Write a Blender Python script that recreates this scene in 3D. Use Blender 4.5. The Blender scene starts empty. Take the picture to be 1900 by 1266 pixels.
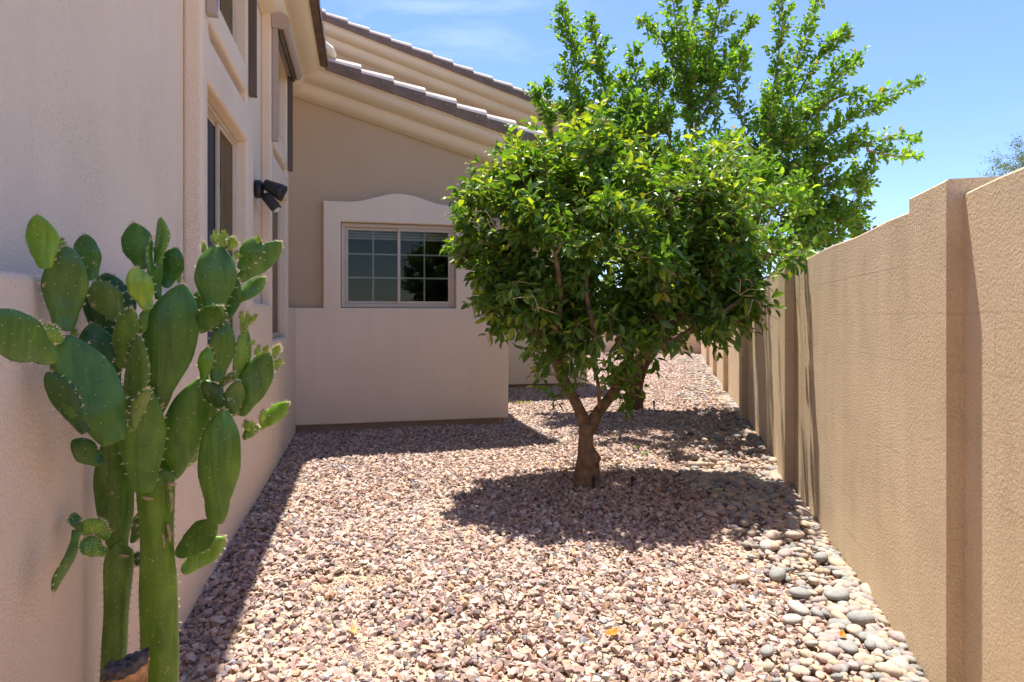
import bpy, bmesh, math, random
import numpy as np
from mathutils import Vector, Matrix
random.seed(7); rng = np.random.default_rng(11)
S = bpy.context.scene; COL = S.collection
R = math.radians
F, CX, HY, H = 1156.0, 950.0, 588.0, 1.4      # focal length and horizon of the photograph, eye height (m)
def at(px, py, Y): return Vector(((px-CX)/F*Y, Y, H-(py-HY)/F*Y))
TH = R(13.4)
CORNER = (-2.574, 7.42)                        # where the long wall meets the window wall
vA = (math.cos(TH), math.sin(TH)); uB = (-math.sin(TH), math.cos(TH))
def house_world(a, b, z=0): return Vector((CORNER[0]+a*vA[0]+b*uB[0], CORNER[1]+a*vA[1]+b*uB[1], z))
def bL(px, a=0.0):                             # b on the long wall (plane a) seen at column px
    k = (px-CX)/F; x0 = CORNER[0]+a*vA[0]; y0 = CORNER[1]+a*vA[1]
    return (k*y0-x0)/(uB[0]-k*uB[1])
def aE(px, b=0.0):
    k = (px-CX)/F; x0 = CORNER[0]+b*uB[0]; y0 = CORNER[1]+b*uB[1]
    return (k*y0-x0)/(vA[0]-k*vA[1])
def zAt(py, a, b): return H-(py-HY)/F*house_world(a, b).y

# ------------------------------------------------------------------ materials
def nodes(name):
    m = bpy.data.materials.new(name); m.use_nodes = True
    nt = m.node_tree; return m, nt, nt.nodes['Principled BSDF']
def N(nt, t, **k):
    n = nt.nodes.new(t)
    for a, v in k.items():
        if a in n.inputs: n.inputs[a].default_value = v
        else: setattr(n, a, v)
    return n
def c4(c): return (c[0], c[1], c[2], 1.0)
def ramp(nt, src, stops):
    r = N(nt, 'ShaderNodeValToRGB'); e = r.color_ramp.elements
    while len(e) < len(stops): e.new(0.5)
    for el, (p, c) in zip(e, stops): el.position = p; el.color = c4(c)
    nt.links.new(src, r.inputs[0]); return r
def stucco(name, c1, c2, scale=55, strength=0.35, dist=0.006, speck=None, rough=0.95, streak=0.0, courses=False):
    m, nt, b = nodes(name); L = nt.links
    tc = N(nt, 'ShaderNodeTexCoord')
    big = N(nt, 'ShaderNodeTexNoise', Scale=1.1, Detail=5.0, Roughness=0.6); L.new(tc.outputs['Object'], big.inputs['Vector'])
    col = ramp(nt, big.outputs['Fac'], [(0.3, c1), (0.7, c2)]).outputs[0]
    fine = N(nt, 'ShaderNodeTexNoise', Scale=scale, Detail=4.0, Roughness=0.65); rm = N(nt, 'ShaderNodeMapping'); rm.inputs['Rotation'].default_value = (0.6, 0.85, 0.4); L.new(tc.outputs['Object'], rm.inputs[0]); L.new(rm.outputs[0], fine.inputs['Vector'])
    if streak:
        mp = N(nt, 'ShaderNodeMapping'); mp.inputs['Scale'].default_value = (3.0, 3.0, 0.35); L.new(tc.outputs['Object'], mp.inputs[0])
        st = N(nt, 'ShaderNodeTexNoise', Scale=2.2, Detail=6.0); L.new(mp.outputs[0], st.inputs['Vector'])
        sr = ramp(nt, st.outputs['Fac'], [(0.35, (1-streak,)*3), (0.62, (1, 1, 1))])
        mx = N(nt, 'ShaderNodeMixRGB', blend_type='MULTIPLY'); mx.inputs[0].default_value = 1
        L.new(col, mx.inputs[1]); L.new(sr.outputs[0], mx.inputs[2]); col = mx.outputs[0]
    if speck:
        sp = N(nt, 'ShaderNodeTexNoise', Scale=scale*1.9, Detail=2.0); L.new(tc.outputs['Object'], sp.inputs['Vector'])
        patch = N(nt, 'ShaderNodeTexNoise', Scale=1.7, Detail=2.0); L.new(tc.outputs['Object'], patch.inputs['Vector'])
        ad = N(nt, 'ShaderNodeMath', operation='MULTIPLY_ADD'); ad.inputs[1].default_value = 0.45; L.new(patch.outputs['Fac'], ad.inputs[0]); L.new(sp.outputs['Fac'], ad.inputs[2])
        sr = ramp(nt, ad.outputs[0], [(0.86, (1, 1, 1)), (0.95, speck)])
        mx = N(nt, 'ShaderNodeMixRGB', blend_type='MULTIPLY'); mx.inputs[0].default_value = 1
        L.new(col, mx.inputs[1]); L.new(sr.outputs[0], mx.inputs[2]); col = mx.outputs[0]
    hgt = fine.outputs['Fac']
    if courses:                                   # block courses telegraphing faintly through the render, and damp blotches
        mp2 = N(nt, 'ShaderNodeMapping'); mp2.inputs['Rotation'].default_value = (R(90), 0, 0); L.new(tc.outputs['Object'], mp2.inputs[0])
        nz = N(nt, 'ShaderNodeTexNoise', Scale=3.0, Detail=3.0); L.new(tc.outputs['Object'], nz.inputs['Vector'])
        wob = N(nt, 'ShaderNodeMixRGB', blend_type='ADD'); wob.inputs[0].default_value = 0.02; L.new(mp2.outputs[0], wob.inputs[1]); L.new(nz.outputs['Color'], wob.inputs[2])
        bk = N(nt, 'ShaderNodeTexBrick', Scale=1.0); bk.inputs['Brick Width'].default_value = 0.4; bk.inputs['Row Height'].default_value = 0.2; bk.inputs['Mortar Size'].default_value = 0.008; bk.inputs['Mortar Smooth'].default_value = 1.0
        L.new(wob.outputs[0], bk.inputs['Vector'])
        msk = N(nt, 'ShaderNodeTexNoise', Scale=1.6, Detail=3.0); L.new(tc.outputs['Object'], msk.inputs['Vector'])
        mr = ramp(nt, msk.outputs['Fac'], [(0.45, (0, 0, 0)), (0.7, (1, 1, 1))])
        mm_ = N(nt, 'ShaderNodeMath', operation='MULTIPLY'); L.new(bk.outputs['Fac'], mm_.inputs[0]); L.new(mr.outputs[0], mm_.inputs[1])
        dk = N(nt, 'ShaderNodeMixRGB', blend_type='MULTIPLY'); dk.inputs[2].default_value = (0.82, 0.80, 0.78, 1); L.new(mm_.outputs[0], dk.inputs[0]); L.new(col, dk.inputs[1]); col = dk.outputs[0]
        bl = N(nt, 'ShaderNodeTexNoise', Scale=2.6, Detail=7.0, Roughness=0.7); L.new(tc.outputs['Object'], bl.inputs['Vector'])
        br = ramp(nt, bl.outputs['Fac'], [(0.34, (0.90, 0.885, 0.87)), (0.5, (1, 1, 1)), (0.68, (1.06, 1.05, 1.03))])
        d2 = N(nt, 'ShaderNodeMixRGB', blend_type='MULTIPLY'); d2.inputs[0].default_value = 1; L.new(col, d2.inputs[1]); L.new(br.outputs[0], d2.inputs[2]); col = d2.outputs[0]
        sb = N(nt, 'ShaderNodeMath', operation='MULTIPLY_ADD'); sb.inputs[1].default_value = -0.10; L.new(mm_.outputs[0], sb.inputs[0]); L.new(fine.outputs['Fac'], sb.inputs[2]); hgt = sb.outputs[0]
    L.new(col, b.inputs['Base Color']); b.inputs['Roughness'].default_value = rough
    b.inputs['Specular IOR Level'].default_value = 0.2
    bp = N(nt, 'ShaderNodeBump', Strength=strength, Distance=dist); L.new(hgt, bp.inputs['Height']); L.new(bp.outputs[0], b.inputs['Normal'])
    return m
def plain(name, col, rough=0.6, spec=0.4, metal=0.0, var=0.12, scale=8, bump=0.0, bscale=60):
    m, nt, b = nodes(name); L = nt.links
    tc = N(nt, 'ShaderNodeTexCoord')
    n = N(nt, 'ShaderNodeTexNoise', Scale=scale, Detail=5.0); L.new(tc.outputs['Object'], n.inputs['Vector'])
    r = ramp(nt, n.outputs['Fac'], [(0.3, [x*(1-var) for x in col]), (0.7, [min(1, x*(1+var)) for x in col])])
    L.new(r.outputs[0], b.inputs['Base Color'])
    b.inputs['Roughness'].default_value = rough; b.inputs['Specular IOR Level'].default_value = spec; b.inputs['Metallic'].default_value = metal
    if bump:
        f = N(nt, 'ShaderNodeTexNoise', Scale=bscale, Detail=5.0); L.new(tc.outputs['Object'], f.inputs['Vector'])
        bp = N(nt, 'ShaderNodeBump', Strength=bump, Distance=0.01); L.new(f.outputs['Fac'], bp.inputs['Height']); L.new(bp.outputs[0], b.inputs['Normal'])
    return m
def vcol(name, rough=0.8, spec=0.3, transl=0.0, tcol=None, bump=0.0, bscale=120, mottle=0.0):
    m, nt, b = nodes(name); L = nt.links
    at_ = N(nt, 'ShaderNodeAttribute', attribute_name='Col'); col = at_.outputs['Color']
    tc = N(nt, 'ShaderNodeTexCoord')
    if mottle:
        n = N(nt, 'ShaderNodeTexNoise', Scale=bscale*0.6, Detail=4.0); L.new(tc.outputs['Object'], n.inputs['Vector'])
        r = ramp(nt, n.outputs['Fac'], [(0.3, (1-mottle,)*3), (0.7, (1, 1, 1))])
        mx = N(nt, 'ShaderNodeMixRGB', blend_type='MULTIPLY'); mx.inputs[0].default_value = 1
        L.new(col, mx.inputs[1]); L.new(r.outputs[0], mx.inputs[2]); col = mx.outputs[0]
    L.new(col, b.inputs['Base Color']); b.inputs['Roughness'].default_value = rough; b.inputs['Specular IOR Level'].default_value = spec
    if bump:
        f = N(nt, 'ShaderNodeTexNoise', Scale=bscale, Detail=4.0); L.new(tc.outputs['Object'], f.inputs['Vector'])
        bp = N(nt, 'ShaderNodeBump', Strength=bump, Distance=0.004); L.new(f.outputs['Fac'], bp.inputs['Height']); L.new(bp.outputs[0], b.inputs['Normal'])
    if transl:
        t = N(nt, 'ShaderNodeBsdfTranslucent')
        mu = N(nt, 'ShaderNodeMixRGB', blend_type='MULTIPLY'); mu.inputs[0].default_value = 1; mu.inputs[2].default_value = c4(tcol)
        L.new(col, mu.inputs[1]); L.new(mu.outputs[0], t.inputs['Color'])
        mx = N(nt, 'ShaderNodeMixShader'); mx.inputs[0].default_value = transl
        L.new(b.outputs[0], mx.inputs[1]); L.new(t.outputs[0], mx.inputs[2])
        L.new(mx.outputs[0], nt.nodes['Material Output'].inputs['Surface'])
    return m
def glass(name):
    m, nt, b = nodes(name); L = nt.links; nt.nodes.remove(b)
    gl = N(nt, 'ShaderNodeBsdfGlossy', Roughness=0.02); gl.inputs['Color'].default_value = (0.72, 0.68, 0.54, 1)
    tr = N(nt, 'ShaderNodeBsdfTransparent'); tr.inputs['Color'].default_value = (0.8, 0.84, 0.83, 1)
    fr = N(nt, 'ShaderNodeFresnel', IOR=1.38)
    tcd = N(nt, 'ShaderNodeTexCoord'); wv = N(nt, 'ShaderNodeTexNoise', Scale=2.5, Detail=1.0); L.new(tcd.outputs['Object'], wv.inputs['Vector'])
    bp = N(nt, 'ShaderNodeBump', Strength=0.04, Distance=0.02); L.new(wv.outputs['Fac'], bp.inputs['Height']); L.new(bp.outputs[0], gl.inputs['Normal'])
    mx = N(nt, 'ShaderNodeMixShader'); L.new(fr.outputs[0], mx.inputs[0]); L.new(tr.outputs[0], mx.inputs[1]); L.new(gl.outputs[0], mx.inputs[2])
    L.new(mx.outputs[0], nt.nodes['Material Output'].inputs['Surface']); return m

M = dict(
 pink=stucco('pink_beige_stucco', (0.81, 0.665, 0.515), (0.85, 0.715, 0.565), 75, 0.30, 0.005, streak=0.03),
 pinkn=stucco('pink_beige_stucco_worn', (0.81, 0.655, 0.50), (0.86, 0.71, 0.555), 95, 1.0, 0.008, streak=0.03, speck=(0.74, 0.70, 0.66)),
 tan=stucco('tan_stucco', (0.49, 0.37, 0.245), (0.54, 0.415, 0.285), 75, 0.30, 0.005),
 cream=stucco('cream_cornice_paint', (0.72, 0.62, 0.475), (0.77, 0.67, 0.52), 40, 0.12, 0.004),
 found=stucco('foundation_concrete', (0.30, 0.23, 0.17), (0.36, 0.28, 0.2), 60, 0.3, 0.006),
 yard=stucco('yard_wall_stucco', (0.81, 0.63, 0.415), (0.87, 0.70, 0.485), 88, 1.0, 0.021, streak=0.06, courses=True),
 yardp=stucco('yard_wall_stucco_smooth', (0.78, 0.60, 0.395), (0.84, 0.66, 0.45), 80, 0.35, 0.006, streak=0.14),
 frame=plain('almond_vinyl', (0.60, 0.50, 0.40), 0.4, 0.4, var=0.04),
 grid=plain('window_grid_white', (0.74, 0.70, 0.63), 0.45, 0.4, var=0.04),
 glass=glass('window_glass'), blind=plain('blind_slats', (0.60, 0.55, 0.48), 0.6, 0.3, var=0.05),
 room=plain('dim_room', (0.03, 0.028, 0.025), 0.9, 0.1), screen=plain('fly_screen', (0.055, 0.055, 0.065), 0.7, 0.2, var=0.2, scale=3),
 tile=plain('clay_roof_tile', (0.20, 0.143, 0.112), 0.9, 0.15, var=0.25, scale=7, bump=0.4, bscale=45), tile_top=plain('clay_tile_weathered_sunlit', (0.64, 0.55, 0.48), 0.9, 0.15, var=0.14, scale=9, bump=0.3, bscale=45),  # tile top: weathering plus the sunlit strip painted into its colour
 nail=plain('tile_nail', (0.7, 0.7, 0.68), 0.4, 0.5), bronze=plain('bronze_aluminium', (0.12, 0.085, 0.065), 0.45, 0.4, var=0.08),
 taupe=plain('taupe_aluminium', (0.42, 0.34, 0.285), 0.45, 0.4, var=0.05), shade=plain('shade_fabric', (0.13, 0.10, 0.08), 0.85, 0.1),
 black=plain('black_plastic', (0.016, 0.017, 0.02), 0.42, 0.45, var=0.2), lens=plain('milky_lens', (0.7, 0.68, 0.64), 0.3, 0.5, var=0.05),
 bark=plain('citrus_bark', (0.20, 0.135, 0.085), 0.95, 0.1, var=0.4, scale=14, bump=0.8, bscale=38),
 bark_dark=plain('dark_bark', (0.13, 0.07, 0.042), 0.95, 0.1, var=0.4, scale=9, bump=0.8, bscale=26),
 twig=plain('twig_bark', (0.25, 0.19, 0.10), 0.9, 0.1, var=0.35, scale=10),
 dry=plain('dry_twig', (0.5, 0.38, 0.22), 0.9, 0.1, var=0.3, scale=10),
 leaf=vcol('citrus_leaf', 0.40, 0.8, 0.45, (1.5, 1.35, 0.5)), leaf2=vcol('lime_leaf', 0.42, 0.45, 0.5, (1.5, 1.4, 0.5)),
 farleaf=vcol('dusty_leaf', 0.7, 0.2, 0.3, (1.2, 1.2, 0.7)),
 stone=vcol('crushed_stone', 0.9, 0.15, bump=0.35, bscale=150, mottle=0.25), spine=plain('cactus_spines', (0.72, 0.66, 0.42), 0.6, 0.3),
 budtip=plain('bud_yellow_green', (0.30, 0.36, 0.07), 0.55, 0.3, var=0.25, scale=60), cork=plain('corky_scar', (0.42, 0.33, 0.2), 0.9, 0.1, var=0.3, scale=50),
 stumpbark=plain('stump_side', (0.36, 0.21, 0.10), 0.95, 0.1, var=0.55, scale=40, bump=0.9, bscale=70),
 stumptop=plain('weathered_cut', (0.10, 0.095, 0.095), 0.95, 0.1, var=0.6, scale=60, bump=1.0, bscale=60),
 orange=plain('orange_leaf', (0.50, 0.17, 0.015), 0.6, 0.3, var=0.25, scale=80), tan_leaf=plain('dry_leaf', (0.42, 0.25, 0.1), 0.7, 0.2, var=0.3, scale=80),
 weed=plain('weed_leaf', (0.13, 0.24, 0.03), 0.6, 0.3, var=0.3, scale=60), weed_pale=plain('pale_weed_leaf', (0.42, 0.42, 0.10), 0.7, 0.2, var=0.3, scale=60),
 dirt=stucco('sandy_soil', (0.40, 0.29, 0.20), (0.50, 0.37, 0.26), 40, 0.8, 0.012, speck=(0.6, 0.55, 0.5)),
)
def cactus_mat():
    m, nt, b = nodes('cactus_skin'); L = nt.links
    a = N(nt, 'ShaderNodeAttribute', attribute_name='Col'); tc = N(nt, 'ShaderNodeTexCoord')
    n = N(nt, 'ShaderNodeTexNoise', Scale=14.0, Detail=6.0, Roughness=0.6); L.new(tc.outputs['Object'], n.inputs['Vector'])
    mp = N(nt, 'ShaderNodeMapping'); mp.inputs['Scale'].default_value = (26, 26, 4); L.new(tc.outputs['Object'], mp.inputs[0])
    w = N(nt, 'ShaderNodeTexNoise', Scale=1.4, Detail=3.0); w.inputs['Distortion'].default_value = 0.8; L.new(mp.outputs[0], w.inputs['Vector'])
    r1 = ramp(nt, n.outputs['Fac'], [(0.3, (0.72, 0.78, 0.7)), (0.7, (1.15, 1.1, 1.1))]); r2 = ramp(nt, w.outputs['Fac'], [(0.35, (0.66, 0.74, 0.66)), (0.65, (1.2, 1.12, 1.05))])
    x = N(nt, 'ShaderNodeMixRGB', blend_type='MULTIPLY'); x.inputs[0].default_value = 1; L.new(a.outputs['Color'], x.inputs[1]); L.new(r1.outputs[0], x.inputs[2])
    y = N(nt, 'ShaderNodeMixRGB', blend_type='MULTIPLY'); y.inputs[0].default_value = 1; L.new(x.outputs[0], y.inputs[1]); L.new(r2.outputs[0], y.inputs[2])
    sc = N(nt, 'ShaderNodeTexNoise', Scale=22.0, Detail=5.0, Roughness=0.7); L.new(tc.outputs['Object'], sc.inputs['Vector'])
    scr = ramp(nt, sc.outputs['Fac'], [(0.665, (0, 0, 0)), (0.69, (1, 1, 1))])
    z = N(nt, 'ShaderNodeMixRGB'); L.new(scr.outputs[0], z.inputs[0]); L.new(y.outputs[0], z.inputs[1]); z.inputs[2].default_value = (0.42, 0.34, 0.18, 1)
    L.new(z.outputs[0], b.inputs['Base Color']); b.inputs['Roughness'].default_value = 0.34; b.inputs['Specular IOR Level'].default_value = 0.42
    b.inputs['Subsurface Weight'].default_value = 0.0
    bp = N(nt, 'ShaderNodeBump', Strength=0.35, Distance=0.006); L.new(w.outputs['Fac'], bp.inputs['Height']); L.new(bp.outputs[0], b.inputs['Normal'])
    return m
M['cactus'] = cactus_mat()

# ------------------------------------------------------------------ object helpers
def link(o, parent=None):
    COL.objects.link(o)
    if parent: o.parent = parent
    return o
def tag(o, label=None, cat=None, group=None, kind=None):
    if label: o['label'] = label
    if cat: o['category'] = cat
    if group: o['group'] = group
    if kind: o['kind'] = kind
    return o
def thing(name, label, cat, loc=(0, 0, 0), rz=0, group=None):
    o = bpy.data.objects.new(name, None); o.empty_display_size = 0.2; link(o)
    o.location = loc; o.rotation_euler = (0, 0, rz); return tag(o, label, cat, group)
def obj(name, V, Fc, mat, parent=None, smooth=False, idx=None, col=None, recalc=True):
    me = bpy.data.meshes.new(name); me.from_pydata([tuple(v) for v in V], [], [tuple(f) for f in Fc])
    for m in (mat if isinstance(mat, (list, tuple)) else [mat]): me.materials.append(m)
    if idx is not None: me.polygons.foreach_set('material_index', np.asarray(idx, dtype=np.int32))
    if recalc:
        bm = bmesh.new(); bm.from_mesh(me); bmesh.ops.delete(bm, geom=[v for v in bm.verts if not v.link_faces], context='VERTS'); bmesh.ops.recalc_face_normals(bm, faces=bm.faces); bm.to_mesh(me); bm.free()
    if smooth: me.polygons.foreach_set('use_smooth', [True]*len(me.polygons))
    if col is not None:
        at_ = me.color_attributes.new('Col', 'FLOAT_COLOR', 'POINT'); at_.data.foreach_set('color', np.asarray(col, dtype=np.float32).ravel())
    me.update(); return link(bpy.data.objects.new(name, me), parent)
def trimesh(name, V, T, mat, parent=None, col=None, smooth=False):
    V = np.asarray(V, dtype=np.float32); T = np.asarray(T, dtype=np.int32)
    me = bpy.data.meshes.new(name); me.vertices.add(len(V)); me.vertices.foreach_set('co', V.ravel())
    k = T.shape[1]; me.loops.add(T.size); me.loops.foreach_set('vertex_index', T.ravel())
    me.polygons.add(len(T)); me.polygons.foreach_set('loop_start', np.arange(len(T), dtype=np.int32)*k)
    me.update(calc_edges=True); me.materials.append(mat)
    me.polygons.foreach_set('use_smooth', [bool(smooth)]*len(T))
    if col is not None:
        at_ = me.color_attributes.new('Col', 'FLOAT_COLOR', 'POINT')
        c = np.ones((len(V), 4), dtype=np.float32); c[:, :3] = col; at_.data.foreach_set('color', c.ravel())
    return link(bpy.data.objects.new(name, me), parent)
class MB:
    def __init__(s): s.V = []; s.F = []; s.I = []
    def add(s, V, Fc, i=0):
        n = len(s.V); s.V += [tuple(v) for v in V]; s.F += [[n+k for k in f] for f in Fc]; s.I += [i]*len(Fc); return s
    def box(s, x0, x1, y0, y1, z0, z1, i=0):
        V = [(x, y, z) for x in (x0, x1) for y in (y0, y1) for z in (z0, z1)]
        return s.add(V, [(0, 1, 3, 2), (4, 6, 7, 5), (0, 4, 5, 1), (2, 3, 7, 6), (0, 2, 6, 4), (1, 5, 7, 3)], i)
    def tube(s, P, rad, n=8, i=0, cap=True):
        P = [Vector(p) for p in P]; rings = []; t0 = None
        for k, p in enumerate(P):
            t = (P[min(k+1, len(P)-1)]-P[max(k-1, 0)]).normalized()
            x = t.orthogonal().normalized() if t0 is None else (t0-t*t0.dot(t)).normalized()
            t0 = x; y = t.cross(x); r = rad[k] if hasattr(rad, '__len__') else rad
            rings.append([p+(x*math.cos(2*math.pi*j/n)+y*math.sin(2*math.pi*j/n))*r for j in range(n)])
        V = [v for g in rings for v in g]; Fc = []
        for k in range(len(P)-1):
            for j in range(n): Fc.append((k*n+j, k*n+(j+1) % n, (k+1)*n+(j+1) % n, (k+1)*n+j))
        if cap: Fc += [tuple(range(n))[::-1], tuple((len(P)-1)*n+j for j in range(n))]
        return s.add(V, Fc, i)
    def build(s, name, mat, parent=None, smooth=False, bevel=0.0, seg=2):
        o = obj(name, s.V, s.F, mat, parent, smooth, s.I)
        if bevel:
            md = o.modifiers.new('bevel', 'BEVEL'); md.width = bevel; md.segments = seg; md.limit_method = 'ANGLE'; md.angle_limit = R(40)
        return o
def panel(name, outline, holes, depth, bevel, fn, mat, parent=None):
    """flat outline with openings, given thickness and softly rounded arrises"""
    cu = bpy.data.curves.new('tmp', 'CURVE'); cu.dimensions = '2D'; cu.fill_mode = 'BOTH'
    cu.extrude = depth/2-bevel; cu.bevel_depth = bevel; cu.bevel_resolution = 3 if bevel else 0; cu.offset = -bevel
    def sp(P, ccw):
        ar = sum(P[i-1][0]*P[i][1]-P[i][0]*P[i-1][1] for i in range(len(P)))
        P = P if (ar > 0) == ccw else P[::-1]
        q = cu.splines.new('POLY'); q.points.add(len(P)-1); q.use_cyclic_u = True
        for k, p in enumerate(P): q.points[k].co = (p[0], p[1], 0, 1)
    sp(outline, True)
    for h in holes: sp(h, False)
    o = bpy.data.objects.new('tmp', cu); COL.objects.link(o)
    bpy.context.view_layer.update(); dg = bpy.context.evaluated_depsgraph_get()
    me = bpy.data.meshes.new_from_object(o.evaluated_get(dg), depsgraph=dg)
    bpy.data.objects.remove(o); bpy.data.curves.remove(cu); me.name = name
    for v in me.vertices: v.co = fn(v.co.x, v.co.y, v.co.z)
    bm = bmesh.new(); bm.from_mesh(me); bmesh.ops.remove_doubles(bm, verts=bm.verts, dist=1e-4); bmesh.ops.recalc_face_normals(bm, faces=bm.faces); bm.to_mesh(me); bm.free()
    me.materials.clear(); me.materials.append(mat); me.polygons.foreach_set('material_index', [0]*len(me.polygons))
    me.polygons.foreach_set('use_smooth', [False]*len(me.polygons)); me.update()
    return link(bpy.data.objects.new(name, me), parent)
def rect(x0, x1, y0, y1): return [(x0, y0), (x1, y0), (x1, y1), (x0, y1)]
def rrect(x0, x1, y0, y1, r, n=5):
    P = []
    for cx, cy, a0 in ((x1-r, y0+r, -90), (x1-r, y1-r, 0), (x0+r, y1-r, 90), (x0+r, y0+r, 180)):
        for k in range(n+1): t = R(a0+90*k/n); P.append((cx+r*math.cos(t), cy+r*math.sin(t)))
    return P
# ------------------------------------------------------------------ camera, sky, sun
cam = bpy.data.cameras.new('camera'); co = bpy.data.objects.new('camera', cam); COL.objects.link(co); S.camera = co
co.location = (0, 0, H); co.rotation_euler = (R(90), 0, 0)
cam.sensor_width = 36; cam.sensor_fit = 'HORIZONTAL'; cam.lens = 36*F/1900; cam.shift_y = (HY-633)/1900; cam.clip_end = 3000; cam.clip_start = 0.05
SUNV = Vector((-0.03, 0.272, 1)).normalized()
sl = bpy.data.lights.new('sun', 'SUN'); sl.energy = 5.0; sl.angle = R(0.53); sl.color = (1.0, 0.935, 0.82)
so = bpy.data.objects.new('sun', sl); COL.objects.link(so); so.location = (0, 0, 30); so.rotation_euler = SUNV.to_track_quat('Z', 'Y').to_euler()
w = bpy.data.worlds.new('World'); S.world = w; w.use_nodes = True; nt = w.node_tree; L = nt.links
bg = nt.nodes['Background']; bg.inputs['Strength'].default_value = 0.112
sky = N(nt, 'ShaderNodeTexSky', sky_type='NISHITA', sun_disc=False)
sky.sun_elevation = math.asin(SUNV.z); sky.sun_rotation = math.atan2(SUNV.x, SUNV.y); sky.air_density = 1.0; sky.dust_density = 0.25; sky.ozone_density = 4.5; sky.altitude = 300
tc = N(nt, 'ShaderNodeTexCoord')
mp = N(nt, 'ShaderNodeMapping'); mp.inputs['Scale'].default_value = (3.2, 1.0, 13.0); mp.inputs['Rotation'].default_value = (0, R(4), 0); L.new(tc.outputs['Generated'], mp.inputs[0])
cn = N(nt, 'ShaderNodeTexNoise', Scale=1.3, Detail=8.0, Roughness=0.55); cn.inputs['Distortion'].default_value = 0.6; L.new(mp.outputs[0], cn.inputs['Vector'])
cr = ramp(nt, cn.outputs['Fac'], [(0.46, (0, 0, 0)), (0.80, (1, 1, 1))])
dv = Vector((-0.10, 1, 0.46)).normalized()
ds = N(nt, 'ShaderNodeVectorMath', operation='SUBTRACT'); L.new(tc.outputs['Generated'], ds.inputs[0]); ds.inputs[1].default_value = dv
dm = N(nt, 'ShaderNodeVectorMath', operation='MULTIPLY'); L.new(ds.outputs[0], dm.inputs[0]); dm.inputs[1].default_value = (3.4, 3.4, 12.0)
dl = N(nt, 'ShaderNodeVectorMath', operation='LENGTH'); L.new(dm.outputs[0], dl.inputs[0])
dr = ramp(nt, dl.outputs['Value'], [(0.12, (1, 1, 1)), (0.85, (0.04, 0.04, 0.04))])
mm = N(nt, 'ShaderNodeMath', operation='MULTIPLY'); L.new(cr.outputs[0], mm.inputs[0]); L.new(dr.outputs[0], mm.inputs[1])
mq = N(nt, 'ShaderNodeMath', operation='MULTIPLY'); L.new(mm.outputs[0], mq.inputs[0]); mq.inputs[1].default_value = 0.75
mx = N(nt, 'ShaderNodeMixRGB'); L.new(mq.outputs[0], mx.inputs[0]); tn = N(nt, 'ShaderNodeMixRGB', blend_type='MULTIPLY'); tn.inputs[0].default_value = 1; tn.inputs[2].default_value = (0.90, 0.925, 1.10, 1); L.new(sky.outputs[0], tn.inputs[1]); L.new(tn.outputs[0], mx.inputs[1]); mx.inputs[2].default_value = (4.6, 5.2, 6.0, 1)
L.new(mx.outputs[0], bg.inputs['Color'])
S.view_settings.view_transform = 'Standard'; S.view_settings.look = 'None'; S.view_settings.gamma = 1; S.view_settings.exposure = 1.1
S.render.engine = 'CYCLES'; S.cycles.use_denoising = True; S.cycles.max_bounces = 10; S.cycles.diffuse_bounces = 6; S.cycles.transparent_max_bounces = 12
S.cycles.sample_clamp_indirect = 8.0

# ------------------------------------------------------------------ ground
n = 60; g = np.concatenate([-np.geomspace(400, 14, 14), np.linspace(-12, 12, n), np.geomspace(14, 400, 14)])
gx, gy = np.meshgrid(g, g+8); V = np.stack([gx.ravel(), gy.ravel(), np.zeros(gx.size)], 1); k = len(g)
T = [(j*k+i, j*k+i+1, (j+1)*k+i+1, (j+1)*k+i) for j in range(k-1) for i in range(k-1)]
tag(trimesh('ground', V, T, M['dirt']), 'bare sandy soil under the gravel', 'ground', kind='structure')

# ------------------------------------------------------------------ house
house = thing('stucco_house', 'beige stucco house with clay tiled roof and small paned windows', 'house', (CORNER[0], CORNER[1], 0), TH)
D = 0.085                                     # how far surrounds and the lower band stand proud
LED = 1.505                                   # top of the lower band
pa = dict(L0=bL(376), L1=bL(470.5), R0=bL(504), R1=bL(535))
o1 = (bL(384)+0.03, bL(460)); o2 = (bL(505.5)+0.02, bL(533)); HEAD = 2.62; SILL = 1.19
B0 = -10.0
out = [(B0, 0.0), (-0.003, 0.0), (-0.003, LED), (pa['R1'], LED), (pa['R1'], 4.12), (pa['R0'], 4.12), (pa['R0'], LED), (pa['L1'], LED), (pa['L1'], 4.12), (pa['L0'], 4.12), (pa['L0'], LED), (B0, LED)]
holes = []
for o in (o1, o2):
    holes += [rect(o[0], o[1], SILL, HEAD), rrect(o[0]+0.02, o[1]-0.02, 2.865, 2.955, 0.042), rect(o[0], o[1], 3.14, 3.93)]
fnL = lambda x, y, z: (-D/2-0.004+z, x, y)
panel('lower_band', out, holes, D+0.008, 0.022, fnL, M['pinkn'], house)
fnW = lambda x, y, z: (-D-0.105+z, x, y)
panel('wall', [(B0, 0), (0.3, 0), (0.3, 4.3), (B0, 4.3)], [rect(o[0]-0.001, o[1]+0.001, a, b) for o in (o1, o2) for a, b in ((SILL, HEAD), (3.14, 3.93))], 0.2, 0.0, fnW, M['pinkn'], house)
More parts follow.
